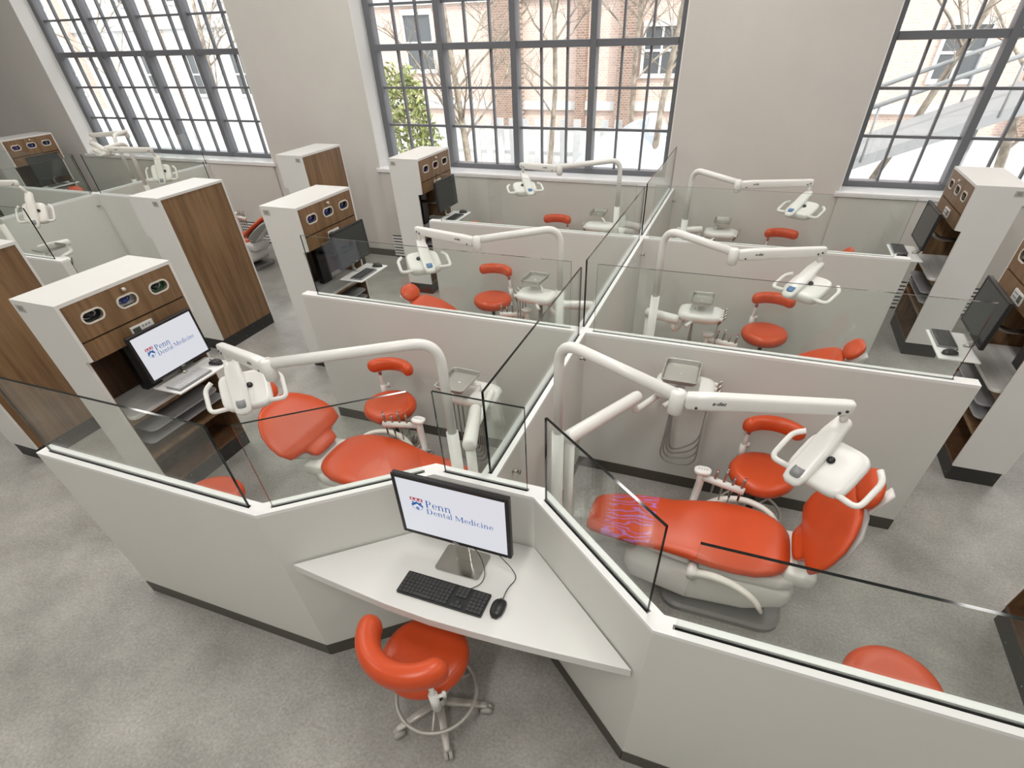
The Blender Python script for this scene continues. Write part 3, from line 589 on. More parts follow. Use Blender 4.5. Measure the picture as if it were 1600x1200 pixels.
        b = MB(); y0 = -0.225 if sd < 0 else 0.225; y1 = path[0][1] - 0.03 if sd < 0 else path[0][1] + 0.03
        b.rings([[V(path[0][0] + 0.033 * math.cos(2 * PI * k / 18), yy, path[0][2] + 0.033 * math.sin(2 * PI * k / 18)) for k in range(18)] for yy in (y0, y1)]); fin(b, 'armrest_pivot', 'plastic_white', ar)
    # assistant instrument bar on the far side
    px, py, pz = 0.645, 0.36, 0.68
    b = MB(); b.tube([V(px - 0.01, py - 0.14, zt - 0.15), V(px - 0.01, py, zt - 0.14), V(px, py, pz - 0.10), V(px, py, pz - 0.02)], 0.026, 12); ip = fin(b, 'instrument_post', 'plastic_white')
    b = MB(); b.rings([[V(*q) for q in sring((px, py, z_), (1, 0, 0), (0, 1, 0), a, bb, 2.6, 20)] for z_, a, bb in ((pz - 0.022, 0.04, 0.03), (pz - 0.012, 0.052, 0.040), (pz + 0.004, 0.055, 0.042), (pz + 0.010, 0.048, 0.036))]); pad = fin(b, 'control_pad', 'plastic_white')
    b = MB()
    for k in range(4): b.rings([[V(px - 0.025 + 0.017 * k + 0.005 * math.cos(2 * PI * j / 8), py + 0.005 * math.sin(2 * PI * j / 8), z_) for j in range(8)] for z_ in (pz + 0.009, pz + 0.0125)])
    fin(b, 'buttons', 'plastic_grey', pad)
    b = MB(); b.tube([V(px + 0.01, py - 0.01, pz - 0.045), V(px + 0.27, py - 0.075, pz - 0.045)], 0.024, 12); fin(b, 'holder_bar', 'plastic_white')
    for k in range(4):
        x = px + 0.085 + 0.055 * k; y = py - 0.028 - 0.0138 * k; h_ = (0.04, 0.065, 0.03, 0.05)[k]
        b = MB(); b.tube([V(x, y, pz - 0.13), V(x, y, pz - 0.02), V(x + 0.004, y + 0.002, pz + h_ * 0.5), V(x + 0.008, y + 0.006, pz + h_)], [0.007, 0.010, 0.009, 0.006], 10); ins = fin(b, 'instrument', 'steel_dull')
        b = MB(); b.tube([V(x + 0.008, y + 0.006, pz + h_), V(x + 0.010, y + 0.008, pz + h_ + 0.012)], 0.0065, 8); fin(b, 'instrument_tip', 'tool_tip' if k != 1 else 'steel', ins)
        b = MB(); b.tube(bend([V(x, y, pz - 0.13), V(x, y, pz - 0.28), V(x - 0.12, y - 0.05, 0.22), V(x - 0.22, y - 0.12, 0.30)], 0.09), 0.005, 6); fin(b, 'hose', 'hose_grey', ins)
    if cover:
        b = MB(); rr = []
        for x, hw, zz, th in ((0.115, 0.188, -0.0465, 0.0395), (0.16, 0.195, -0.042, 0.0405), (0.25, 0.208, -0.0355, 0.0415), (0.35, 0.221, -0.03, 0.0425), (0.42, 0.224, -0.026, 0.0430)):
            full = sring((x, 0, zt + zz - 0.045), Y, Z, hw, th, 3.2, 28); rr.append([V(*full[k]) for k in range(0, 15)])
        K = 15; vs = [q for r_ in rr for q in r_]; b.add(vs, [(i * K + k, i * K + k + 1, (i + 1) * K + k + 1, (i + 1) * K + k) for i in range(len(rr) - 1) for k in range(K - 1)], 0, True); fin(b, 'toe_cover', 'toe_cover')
    return root
TH1 = math.radians(66); TH2 = math.radians(36)
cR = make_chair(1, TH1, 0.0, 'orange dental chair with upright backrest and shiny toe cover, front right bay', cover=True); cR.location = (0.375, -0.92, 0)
cL = make_chair(-1, math.radians(38), 0.0, 'orange dental chair with half-reclined backrest in the front left bay', kb=0.86); cL.location = (-0.40, -0.99, 0)
cR2 = make_chair(1, TH2, -0.09, 'orange dental chair, headrest just above the partition, in the middle right bay', kb=1.0); cR2.location = (0.21, 1.08, 0)
cL2 = make_chair(-1, TH2, -0.09, 'orange dental chair, headrest just above the partition, in the middle left bay', kb=1.0); cL2.location = (-0.30, 1.10, 0)
copy_tree(cR2, (0.33, 3.42, 0), label='red dental chair almost hidden in the window-side right bay')
copy_tree(cL2, (-0.58, 3.30, 0), label='red dental chair almost hidden in the window-side left bay')
copy_tree(cR2, (OX + 0.30, 3.30, 0), label='pinkish red dental chair with grey back seen between two wood-backed cabinets')
copy_tree(cL2, (OX - 0.63, 3.50, 0), label='red dental chair headrest behind the glass of the far left pod')

# ------------------------------------------------------------------ dental lights
def dental_light(post, J, T, pv, bd, label, sleeve=1.22, poff=0.0, badge='badge_grey', flip=1, mat1='plastic_white'):
    J = Vector(J); T = Vector(T); pv = Vector(pv); bd = Vector(bd); px, py = post; ze = J.z + 0.035
    root = thing('dental_light', (px, py, 0), label, 'dental light', 'arched dental lights')
    b = MB(); b.tube([(px, py, 0.0), (px, py, sleeve)], 0.034, 16); b.build('post_sleeve', mat1, root)
    hd = Vector((J.x - px, J.y - py, 0)).normalized()
    b = MB(); b.tube(bend([(px, py, sleeve), (px, py, ze), J + Vector((0, 0, 0.02))], 0.13, 10), 0.026, 16); b.build('arched_pole', mat1, root)
    b = MB(); b.tube([J + Vector((0, 0, 0.045)), J + Vector((0, 0, 0.038)), J - Vector((0, 0, 0.055)), J - Vector((0, 0, 0.062))], [0.018, 0.032, 0.032, 0.022], 16); b.build('elbow_joint', mat1, root)
    d = (T - J).normalized(); e = d.cross(Vector((0, 0, 1))).normalized(); u = e.cross(d)
    Ja = J + d * 0.03; b = MB()
    b.rings([sring(q, e, u, a, h_, 4, 20) for q, a, h_ in ((Ja, 0.018, 0.022), (Ja + d * 0.012, 0.026, 0.034), (Ja + d * 0.1, 0.027, 0.036), (T - d * 0.03, 0.024, 0.028), (T - d * 0.008, 0.022, 0.026), (T, 0.014, 0.018))]); arm = b.build('spring_arm', mat1, root)
    face = e if e.y < 0 else -e
    for q in (Ja + d * 0.045 - u * 0.018, T - d * 0.055 - u * 0.012, T - d * 0.03 - u * 0.004):
        b = MB(); b.tube([q + face * 0.020, q + face * 0.0275], 0.006, 8); b.build('screw_cap', 'text_dark', arm)
    tx = d if face.cross(d).z < 0 else -d
    tx = d if (Vector((0, 0, 1)).cross(face)).dot(d) > 0 else -d
    ctr = Ja + d * 0.13 + face * 0.0268 + u * 0.006
    put_text('maker_name', 'a-dec', 0.024, ctr, tx, u, 'text_dark', arm, shear=0.25, bold=0.0006)
    b = MB(); b.tube([T - d * 0.03 - u * 0.01, Vector((pv.x, pv.y, pv.z + 0.01))], 0.016, 12); b.build('swivel_stem', mat1, root)
    e1 = (bd - pv).normalized(); L = (bd - pv).length; up = Vector((0, 0, 1)); e2 = e1.cross(up).normalized(); n = e2.cross(e1)
    if n.z < 0: n = -n
    if e2.x < 0: e2 = -e2
    hc = pv + e1 * (L * 0.58) - n * 0.035; pc_ = hc + e2 * poff
    b = MB(); rr = []
    for dn, k_ in ((-0.045, 0.74), (-0.038, 0.95), (-0.012, 1.0), (0.006, 0.99), (0.016, 0.93), (0.020, 0.80), (0.018, 0.4)):
        rr.append(sring(pc_ + n * dn, e2, e1, 0.128 * k_, 0.108 * k_, 4.6, 32))
    b.rings(rr if e2.cross(e1).dot(n) > 0 else [r_[::-1] for r_ in rr]); head = b.build('lamp_head', mat1, root)
    b = MB(); b.rings([sring(pc_ - n * dn, e2, e1, 0.08, 0.06, 3, 20) for dn in (0.044, 0.0475)]); b.build('lens', 'lens_dark', head)
    b = MB(); b.rings([sring(q, e2, n, a, h_, 3.2, 18) for q, a, h_ in ((pv - e1 * 0.026, 0.02, 0.014), (pv - e1 * 0.014, 0.034, 0.026), (pv + e1 * L * 0.20 + n * 0.006, 0.042, 0.030), (pv + e1 * L * 0.42, 0.047, 0.027), (pv + e1 * L * 0.95 - n * 0.010, 0.046, 0.022), (pv + e1 * (L + 0.022) - n * 0.012, 0.039, 0.017), (pv + e1 * (L + 0.036) - n * 0.014, 0.020, 0.008))]); neck = b.build('neck_cover', mat1, root)
    b = MB(); bq = pv + e1 * (L * 0.94) + n * 0.0125; b.rings([sring(bq + n * dn, e2, e1, 0.024, 0.026, 3.5, 16) for dn in (-0.006, 0.0015)]); b.build('badge', badge, neck)
    b = MB(); b.tube([hc + e2 * 0.056 * flip + n * 0.012 - e1 * 0.015, hc + e2 * 0.062 * flip + n * 0.028 - e1 * 0.015], 0.015, 12); b.build('adjust_knob', 'lens_dark', head)
    for sg in (-1, 1):
        q = [pc_ + e2 * sg * 0.10 + e1 * 0.085, pc_ + e2 * sg * 0.195 + e1 * 0.09, pc_ + e2 * sg * 0.195 - e1 * 0.045, pc_ + e2 * sg * 0.158 - e1 * 0.08]
        b = MB(); b.tube(bend(q, 0.035, 5), 0.0125, 10); b.build('handle', mat1, root)
    return root
Lp = lambda nm: 'white arched dental light on a tall post in the %s' % nm
dental_light((0.215, -1.16), (0.806, -1.451, 1.72), (1.454, -1.332, 1.74), (1.45, -1.30, 1.64), (1.318, -1.48, 1.48), Lp('front right bay'), poff=0.055)
dental_light((-0.335, -1.335), (-1.001, -1.746, 1.72), (-1.554, -1.524, 1.63), (-1.53, -1.525, 1.54), (-1.39, -1.68, 1.385), Lp('front left bay'), poff=0.03)
dental_light((0.40, 0.83), (0.909, 0.493, 1.68), (1.475, 0.675, 1.70), (1.456, 0.673, 1.605), (1.306, 0.439, 1.50), Lp('middle right bay'), badge='badge_blue', poff=0.045)
dental_light((-0.372, 0.737), (-0.904, 0.349, 1.66), (-1.479, 0.451, 1.68), (-1.447, 0.443, 1.585), (-1.266, 0.23, 1.48), Lp('middle left bay'), badge='badge_blue', flip=-1, poff=-0.02)
dental_light((-0.48, 3.34), (-1.069, 2.916, 1.66), (-1.535, 2.912, 1.68), (-1.509, 2.959, 1.585), (-1.315, 2.65, 1.48), Lp('window-side left bay'), badge='badge_blue', flip=-1, poff=-0.03)
dental_light((0.35, 3.01), (0.821, 2.587, 1.66), (1.482, 2.742, 1.68), (1.468, 2.734, 1.585), (1.332, 2.48, 1.48), Lp('window-side right bay'), badge='badge_blue', poff=0.045)
dental_light((OX - 0.25, 3.10), (OX - 0.55, 3.55, 1.75), (OX - 1.25, 3.45, 1.72), (OX - 1.23, 3.40, 1.62), (OX - 0.95, 3.45, 1.50), 'cream dental light against the left window in the far left pod', mat1='plastic_warm', flip=-1)
dental_light((OX + 0.30, 2.85), (OX + 0.35, 2.50, 1.72), (OX + 1.05, 2.62, 1.72), (OX + 1.02, 2.66, 1.62), (OX + 1.10, 2.52, 1.36), 'cream dental light with lowered arm right of the far left pod spine', mat1='plastic_warm')
dental_light((OX - 0.30, 0.95), (OX - 0.85, 0.75, 1.72), (OX - 1.4, 0.95, 1.70), (OX - 1.38, 1.0, 1.62), (OX - 1.2, 0.8, 1.48), 'cream arched light post at the left picture edge', mat1='plastic_warm', flip=-1)
dental_light((OX + 0.30, 0.80), (OX + 0.60, 0.60, 1.70), (OX + 1.25, 0.72, 1.72), (OX + 1.25, 0.76, 1.60), (OX + 1.33, 0.60, 1.34), 'cream dental light above the wood-backed cabinets at the left edge', mat1='plastic_warm')
# ------------------------------------------------------------------ delivery units
def delivery(post, zp, elbow, pod_c, tray_c, hd, label, tray=(0.115, 0.15), rz=0.0, under=None):
    """hd: +1 handpieces towards +x, -1 towards -x"""
    px, py = post; pc = Vector(pod_c); el = Vector(elbow); tc = Vector(tray_c)
    root = thing('delivery_unit', (px, py, 0), label, 'delivery unit', 'dental delivery units')
    b = MB(); b.tube([(px, py, 0), (px, py, zp - 0.02)], 0.030, 16); b.build('post', 'plastic_white', root)
    p0 = Vector((px, py, zp)); d = (el - p0).normalized()
    b = MB(); b.tube([p0 - d * 0.03, p0 - d * 0.02, p0, el, el + d * 0.02, el + d * 0.028], [0.03, 0.042, 0.044, 0.040, 0.034, 0.02], 16); b.build('arm', 'plastic_white', root)
    dz_ = Vector((0, 0, -0.11)); b = MB(); b.tube(bend([el - d * 0.02, el + dz_ - d * 0.01, Vector((pc.x - hd * 0.16, pc.y - 0.02, el.z - 0.11)), pc + Vector((-hd * 0.12, 0, -0.02))], 0.05), 0.022, 12); b.build('arm_link', 'plastic_white', root)
    b = MB(); c_, s_ = math.cos(rz), math.sin(rz); ex = Vector((c_, s_, 0)); ey = Vector((-s_, c_, 0))
    b.rings([sring(pc + Vector((0, 0, z_)), ex, ey, a, bb, 4, 28) for z_, a, bb in ((-0.045, 0.14, 0.10), (-0.035, 0.18, 0.13), (0.0, 0.195, 0.14), (0.025, 0.187, 0.132), (0.035, 0.155, 0.10))]); pod_ = b.build('control_head', 'plastic_white', root)
    b = MB(); b.tube([pc + ex * (-hd * 0.06) + Vector((0, 0, 0.03)), pc + ex * (-hd * 0.06) + Vector((0, 0, (tc.z - pc.z) * 0.6)), tc - Vector((0, 0, 0.021))], 0.010, 10); b.build('tray_stem', 'plastic_white', root)
    # steel tray with raised rim
    a, bb = tray; b = MB(); rr = []
    for z_, k_ in ((-0.016, 0.0), (-0.016, 0.86), (0.010, 0.93), (0.013, 0.95), (0.013, 1.0), (0.008, 1.0), (-0.020, 0.89), (-0.020, 0.0)):
        rr.append([tc + Vector((0, 0, z_)) + ex * x + ey * y for x, y in rrect(-a * max(k_, 0.02), a * max(k_, 0.02), -bb * max(k_, 0.02), bb * max(k_, 0.02), 0.028 * max(k_, 0.02), 4)])
    b.rings(rr, sm=False); b.build('steel_tray', 'steel_tray_m', root)
    for k in range(4):
        q = pc + ex * (hd * 0.185) + ey * (0.09 - 0.06 * k) + Vector((0, 0, 0.0))
        b = MB(); b.tube([q - ex * hd * 0.05, q + ex * hd * 0.02], 0.017, 10); b.build('holder', 'plastic_white', pod_)
        b = MB(); b.tube([q - ex * hd * 0.01 + Vector((0, 0, -0.05)), q + ex * hd * 0.02 + Vector((0, 0, 0.005)), q + ex * hd * 0.045 + Vector((0, 0, 0.035))], [0.008, 0.011, 0.006], 10); hp = b.build('handpiece', 'steel_dull', root)
        zb = max(0.25, pc.z - 0.48 - 0.03 * k); s0 = q - ex * hd * 0.01 + Vector((0, 0, -0.05))
        b = MB(); b.tube(bend([s0, Vector((s0.x, s0.y, zb)), Vector((pc.x - hd * (0.02 + 0.02 * k), pc.y - 0.05, zb - 0.03)), Vector((pc.x - hd * 0.05, pc.y - 0.05 + 0.02 * k, pc.z - 0.045))], 0.10, 6), 0.0065, 6); b.build('hose', 'hose_grey', hp)
    q = pc + ex * (-hd * 0.05) - ey * 0.12; b = MB(); b.tube([q + Vector((0, 0, -0.03)), q - ey * 0.05 + ex * (-hd * 0.05) + Vector((0, 0, -0.06))], [0.012, 0.017], 10); b.build('grip', 'plastic_white', root)
    return root
delivery((0.235, -0.98), 1.07, (0.52, -0.46, 1.08), (0.79, -0.20, 1.05), (0.755, -0.235, 1.18), 1, 'white delivery unit with steel tray behind the light arm, front right bay', rz=0.0)
delivery((-0.29, -1.24), 1.08, (-0.43, -0.86, 1.04), (-0.66, -0.42, 0.86), (-0.735, -0.50, 1.0), -1, 'white delivery unit with tilted steel tray in the front left bay', rz=-0.05)
delivery((0.29, 1.47), 0.80, (0.55, 1.33, 0.83), (0.75, 1.45, 0.86), (0.745, 1.49, 0.98), 1, 'white delivery unit with steel tray in the middle right bay', tray=(0.10, 0.13))
delivery((-0.29, 1.47), 0.80, (-0.55, 1.35, 0.83), (-0.82, 1.42, 0.86), (-0.87, 1.52, 0.99), -1, 'white delivery unit with steel tray in the middle left bay', tray=(0.105, 0.135), rz=-0.1)
delivery((-0.33, 3.62), 0.87, (-0.55, 3.54, 0.90), (-0.78, 3.80, 0.86), (-0.86, 4.02, 0.97), -1, 'white delivery unit with steel tray in the window-side left bay', tray=(0.10, 0.13))
delivery((0.22, 3.90), 0.85, (0.48, 3.92, 0.88), (0.72, 3.98, 0.84), (0.72, 4.05, 0.96), 1, 'white delivery unit with steel tray in the window-side right bay', tray=(0.10, 0.13))
delivery((OX + 0.315, 1.05), 0.87, (OX + 0.54, 1.26, 0.90), (OX + 0.95, 0.75, 0.86), (OX + 0.85, 0.85, 0.98), 1, 'white delivery unit behind the glass at the left edge')
# ------------------------------------------------------------------ storage cabinets
CW = 0.853; CD = 0.42; CH = 1.66; STEP = 0.065; ZN = 1.275; KZ = 0.14
def plate_holes(b, outer, holes, x0, x1, V):
    """plate in the y-z plane with holes, between x0 (back) and x1 (front)"""
    loops = [[Vector((y, z, 0)) for y, z in outer]] + [[Vector((y, z, 0)) for y, z in h] for h in holes]
    tris = geometry.tessellate_polygon(loops); flat = [q for l in loops for q in l]
    for x, rev in ((x1, False), (x0, True)):
        vs = [V(x, q.x, q.y) for q in flat]; fs = []
        for t in tris:
            a, c, d = [flat[i] for i in t]; ccw = (c - a).cross(d - a).z > 0
            fs.append(tuple(t) if ccw != rev else tuple(t)[::-1])
        b.add(vs, fs)
    for li, l in enumerate(loops):
        n = len(l); a = sum(l[i].x * l[(i + 1) % n].y - l[(i + 1) % n].x * l[i].y for i in range(n))
        if a < 0: l = l[::-1]
        vs = [V(x1, q.x, q.y) for q in l] + [V(x0, q.x, q.y) for q in l]
        fs = [(n + i, n + (i + 1) % n, (i + 1) % n, i) for i in range(n)]
        if li: fs = [f[::-1] for f in fs]
        b.add(vs, fs)
def stadium(cy, cz, w_, h_, n=8):
    r = h_ / 2; out = []
    for k in range(n + 1): a = -PI / 2 + PI * k / n; out.append((cy + w_ / 2 - r + r * math.cos(a), cz + r * math.sin(a)))
    for k in range(n + 1): a = PI / 2 + PI * k / n; out.append((cy - w_ / 2 + r + r * math.cos(a), cz + r * math.sin(a)))
    return out
OV = [(0.173, 1.533), (0.427, 1.533), (0.681, 1.533)]
def make_cabinet(sx, label):
    """local: upper front plane x=0 facing +x (times sx), near side y=0"""
    root = thing('storage_cabinet', (0, 0, 0), label, 'cabinet', 'storage cabinets with glove dispensers')
    V = lambda x, y, z: Vector((sx * x, y, z))
    def fin(b, name, m, par=None, bevel=0.0, nomir=False):
        if sx < 0 and not nomir: b.f = [f[::-1] for f in b.f]
        return lp(b.build(name, m, None, bevel=bevel), par or root)
    def bx(b, x0, x1, y0, y1, z0, z1): b.box(sx * x0, sx * x1, y0, y1, z0, z1); return b
    prof = [(-CD, KZ), (-STEP, KZ), (-STEP, ZN - 0.004), (-0.004, ZN + 0.006), (-0.004, CH), (-CD, CH)]
    for y0 in (0.0, CW - 0.02):
        b = MB(); n = len(prof); vs = [V(x, y0, z) for x, z in prof] + [V(x, y0 + 0.02, z) for x, z in prof]
        b.add(vs, [tuple(range(n)), tuple(range(2 * n - 1, n - 1, -1))] + [(i, n + i, n + (i + 1) % n, (i + 1) % n) for i in range(n)]); fin(b, 'side_panel', 'laminate_white')
    fin(bx(MB(), -CD, -0.004, 0.0205, CW - 0.0205, CH - 0.022, CH), 'top_panel', 'laminate_white', nomir=True)
    fin(bx(MB(), -CD + 0.004, -CD + 0.018, 0.0205, CW - 0.0205, KZ, CH - 0.0225), 'back_panel', 'wood_oak', nomir=True)
    fin(bx(MB(), -CD + 0.0185, -STEP, 0.0205, CW - 0.0205, KZ, KZ + 0.022), 'bottom_panel', 'wood_dark', nomir=True)
    for y0, y1 in ((0.0205, 0.026), (CW - 0.026, CW - 0.0205)): fin(bx(MB(), -CD + 0.0185, -STEP, y0, y1, KZ + 0.0225, ZN - 0.005), 'inner_lining', 'wood_oak', nomir=True)
    fin(bx(MB(), -CD + 0.0185, -CD + 0.024, 0.0265, CW - 0.0265, KZ + 0.0225, ZN - 0.005), 'inner_back', 'wood_dark', nomir=True)
    # glove door, lower fascia
    b = MB(); plate_holes(b, [(0.022, 1.411), (CW - 0.022, 1.411), (CW - 0.022, CH - 0.024), (0.022, CH - 0.024)], [stadium(cy, cz, 0.135, 0.060) for cy, cz in OV], -0.02, 0.0, V); door = fin(b, 'glove_door', 'wood_oak')
    for cy, cz in OV:
        b = MB(); plate_holes(b, stadium(cy, cz, 0.158, 0.082), [stadium(cy, cz, 0.135, 0.060)], -0.022, 0.006, V); fin(b, 'oval_rim', 'rim_beige', door)
    b = MB(); b.tube([V(0.0, 0.427, 1.612), V(0.022, 0.427, 1.612), V(0.024, 0.427, 1.612), V(0.034, 0.427, 1.612)], [0.006, 0.006, 0.012, 0.011], 12); fin(b, 'door_knob', 'rim_beige', door)
    fin(bx(MB(), -0.02, 0.0, 0.022, CW - 0.022, ZN + 0.004, 1.400), 'fascia', 'wood_oak', nomir=True)
    fin(bx(MB(), -CD + 0.02, -0.021, 0.0205, CW - 0.0205, 1.40, 1.408), 'upper_shelf', 'kick_black', nomir=True)  # wood shelf coloured black, painting in the shade of the gap under the door
    fin(bx(MB(), -CD + 0.02, -0.021, 0.0205, CW - 0.0205, ZN - 0.004, ZN + 0.012), 'niche_top', 'wood_dark', nomir=True)
    cp = fin(bx(MB(), 0.0, 0.012, 0.338, 0.512, 1.300, 1.372), 'control_panel', 'plastic_white', bevel=0.003, nomir=True)
    d0, d1 = (0.348, 0.405); fin(bx(MB(), 0.012, 0.0135, d0, d1, 1.315, 1.360), 'display', 'lcd', cp, nomir=True)
    for k in range(6):
        y = 0.422 + 0.025 * (k % 3); z = 1.322 + 0.026 * (k // 3); fin(bx(MB(), 0.012, 0.0138, y, y + 0.014, z, z + 0.009), 'button', 'badge_grey', cp, nomir=True)
    # worktop and pull-out slabs with rounded corners
    def slab(name, xf, z0, z1, m, y0=0.03, y1=CW - 0.03, r=0.05):
        b = MB(); pl = [(-CD + 0.03, y0), (xf - r, y0)] + [(xf - r + r * math.sin(PI / 2 * k / 6), y0 + r - r * math.cos(PI / 2 * k / 6)) for k in range(1, 7)] + [(xf - r + r * math.cos(PI / 2 * k / 6), y1 - r + r * math.sin(PI / 2 * k / 6)) for k in range(0, 7)] + [(-CD + 0.03, y1)]
        b.prism([(sx * x, y) for x, y in pl], z0, z1); return fin(b, name, m, bevel=0.003, nomir=True)
    slab('worktop', 0.0, 0.795, 0.82, 'worktop_grey')
    fin(bx(MB(), -CD + 0.03, -STEP - 0.002, 0.0265, CW - 0.0265, 0.735, 0.794), 'drawer_rail', 'wood_oak', nomir=True)
    slab('pull_out_shelf', -0.01, 0.64, 0.655, 'slab_grey', 0.10, CW - 0.10)
    slab('pull_out_shelf', -0.03, 0.55, 0.565, 'slab_grey', 0.06, CW - 0.06)
    fin(bx(MB(), -CD + 0.03, -STEP - 0.002, 0.0265, CW - 0.0265, 0.425, 0.455), 'lower_shelf', 'wood_oak', nomir=True)
    # kick plate with rivets
    kick = fin(bx(MB(), -CD + 0.012, -STEP - 0.012, 0.012, CW - 0.012, 0.0, KZ - 0.001), 'kick_plate', 'kick_black', nomir=True)
    for xx, dr in ((-STEP - 0.012, 1), (-CD + 0.012, -1)):
        for k in range(6):
            b = MB(); y = 0.06 + 0.146 * k; z = 0.105 if k % 2 else 0.035; b.tube([V(xx, y, z), V(xx + dr * 0.003, y, z)], 0.004, 6); fin(b, 'rivet', 'steel', kick)
    # monitor arm column in the niche
    b = bx(MB(), -0.30, -0.24, 0.36, 0.50, 0.822, 1.26); fin(b, 'computer_holder', 'black_plastic', nomir=True)
    # door plate on the near side
    b = bx(MB(), -CD + 0.03, -CD + 0.10, -0.003, 0.0, CH - 0.075, CH - 0.03); fin(b, 'number_plate', 'plate_grey', nomir=True)
    return root
CABY = (-1.458, 0.80, 3.06)
BAYN = ('front', 'middle', 'window-side')
c0 = make_cabinet(1, 'white cabinet with wood glove doors beside the lit screen, front left bay'); c0.location = (-2.915, CABY[0], 0)
cabs = {'L1': c0}
cabs['L2'] = copy_tree(c0, (-2.93, CABY[1], 0), label='white cabinet with wood glove door and dark screen in the middle left bay')
cabs['L3'] = copy_tree(c0, (-2.93, CABY[2], 0), label='white cabinet with wood glove door below the middle window')
cabs['NL3'] = copy_tree(c0, (OX - 2.90, 3.08, 0), label='white cabinet with wood glove door at the far left edge')
r0 = make_cabinet(-1, 'white cabinet cropped by the right picture edge in the front right bay'); r0.location = (2.865, CABY[0] + 0.01, 0)
cabs['R1'] = r0
cabs['R2'] = copy_tree(r0, (2.865, CABY[1], 0), label='white cabinet with grey pull-out slabs in the middle right bay')
cabs['R3'] = copy_tree(r0, (2.855, CABY[2] - 0.03, 0), label='white cabinet with wood glove door below the right window')
for nm, yy, lb in (('N1', -1.456, 'dark wood-backed white cabinet cropped at the left edge'), ('N2', 0.77, 'tall wood-backed white cabinet standing behind the lit cabinet screen'), ('N3', 2.97, 'wood-backed white cabinet against the pier between two windows')):
    cabs[nm] = copy_tree(r0, (-5.015, yy, 0), label=lb)
for k, txt in (('R3', '50'), ('L1', '55'), ('L2', '55'), ('L3', '56'), ('N2', '55'), ('N3', '56'), ('R2', '51')):
    c = cabs[k]; s_ = -1 if k[0] in 'RN' else 1; xc = c.location.x - s_ * CD + s_ * 0.065
    pl = [q for q in c.children if q.name.startswith('number_plate')][0]
    put_text('plate_number', txt, 0.034, (xc, c.location.y - 0.003, CH - 0.0525), (1, 0, 0), (0, 0, 1), 'text_dark', pl)
# glove boxes behind the oval openings
GB = {'L1': ('box_black', 'box_white', 'box_green'), 'L2': ('box_blue', 'box_blue', 'box_blue'), 'L3': ('box_blue', 'box_red', 'box_purple'), 'R2': ('box_red', 'box_black', 'box_white'), 'R3': ('box_white', 'box_black', 'box_black'), 'NL3': ('box_purple', 'box_blue', 'box_blue')}
PL = {'L1': 'cabinet beside the lit screen', 'L2': 'middle left cabinet', 'L3': 'cabinet under the middle window', 'R2': 'middle right cabinet', 'R3': 'cabinet under the right window', 'NL3': 'far left cabinet'}
for k, ms_ in GB.items():
    c = cabs[k]; s_ = -1 if k[0] == 'R' else 1
    for i, (cy, cz) in enumerate(OV):
        x1 = c.location.x - s_ * 0.045; x0 = x1 - s_ * 0.09; y = c.location.y + cy
        colr = {'box_black': 'black', 'box_white': 'white', 'box_green': 'green', 'box_blue': 'blue', 'box_red': 'red', 'box_purple': 'purple'}[ms_[i]]
        root = thing('glove_box', ((x0 + x1) / 2, y, 1.408), '%s glove box in the %s oval of the %s' % (colr, ('nearest', 'middle', 'farthest')[i], PL[k]), 'glove box', 'glove boxes in the ' + PL[k])
        b = MB(); b.box(x0, x1, y - 0.11, y + 0.11, 1.408, 1.575); b.build('carton', ms_[i], root, bevel=0.004)
        b = MB(); n = 16; rr = []
        for r_, d_ in ((1.0, 0.0), (1.0, 0.002), (0.82, 0.0022), (0.8, 0.0005)):
            rr.append([(x1 + s_ * d_, y + 0.052 * r_ * math.cos(2 * PI * j / n), 1.533 + 0.024 * r_ * math.sin(2 * PI * j / n)) for j in range(n)])
        b.rings(rr, cap=False); b.build('opening_ring', 'box_white' if ms_[i] != 'box_white' else 'box_blue', root)
        b = MB(); rr = []
        for j in range(7):
            t_ = j / 6; rr.append(sring((x1 + s_ * (0.002 + 0.012 * math.sin(PI * t_)), y - 0.034 + 0.068 * t_, 1.533 + 0.006 * math.sin(7 * t_ + i)), (s_, 0, 0), (0, 0, 1), 0.004 + 0.008 * math.sin(PI * t_), 0.004 + 0.014 * math.sin(PI * t_), 2.2, 8))
        b.rings(rr); b.build('glove', ('box_purple', 'box_blue', 'box_black')[i] if ms_[i] != 'box_black' else 'rubber_dark', root)
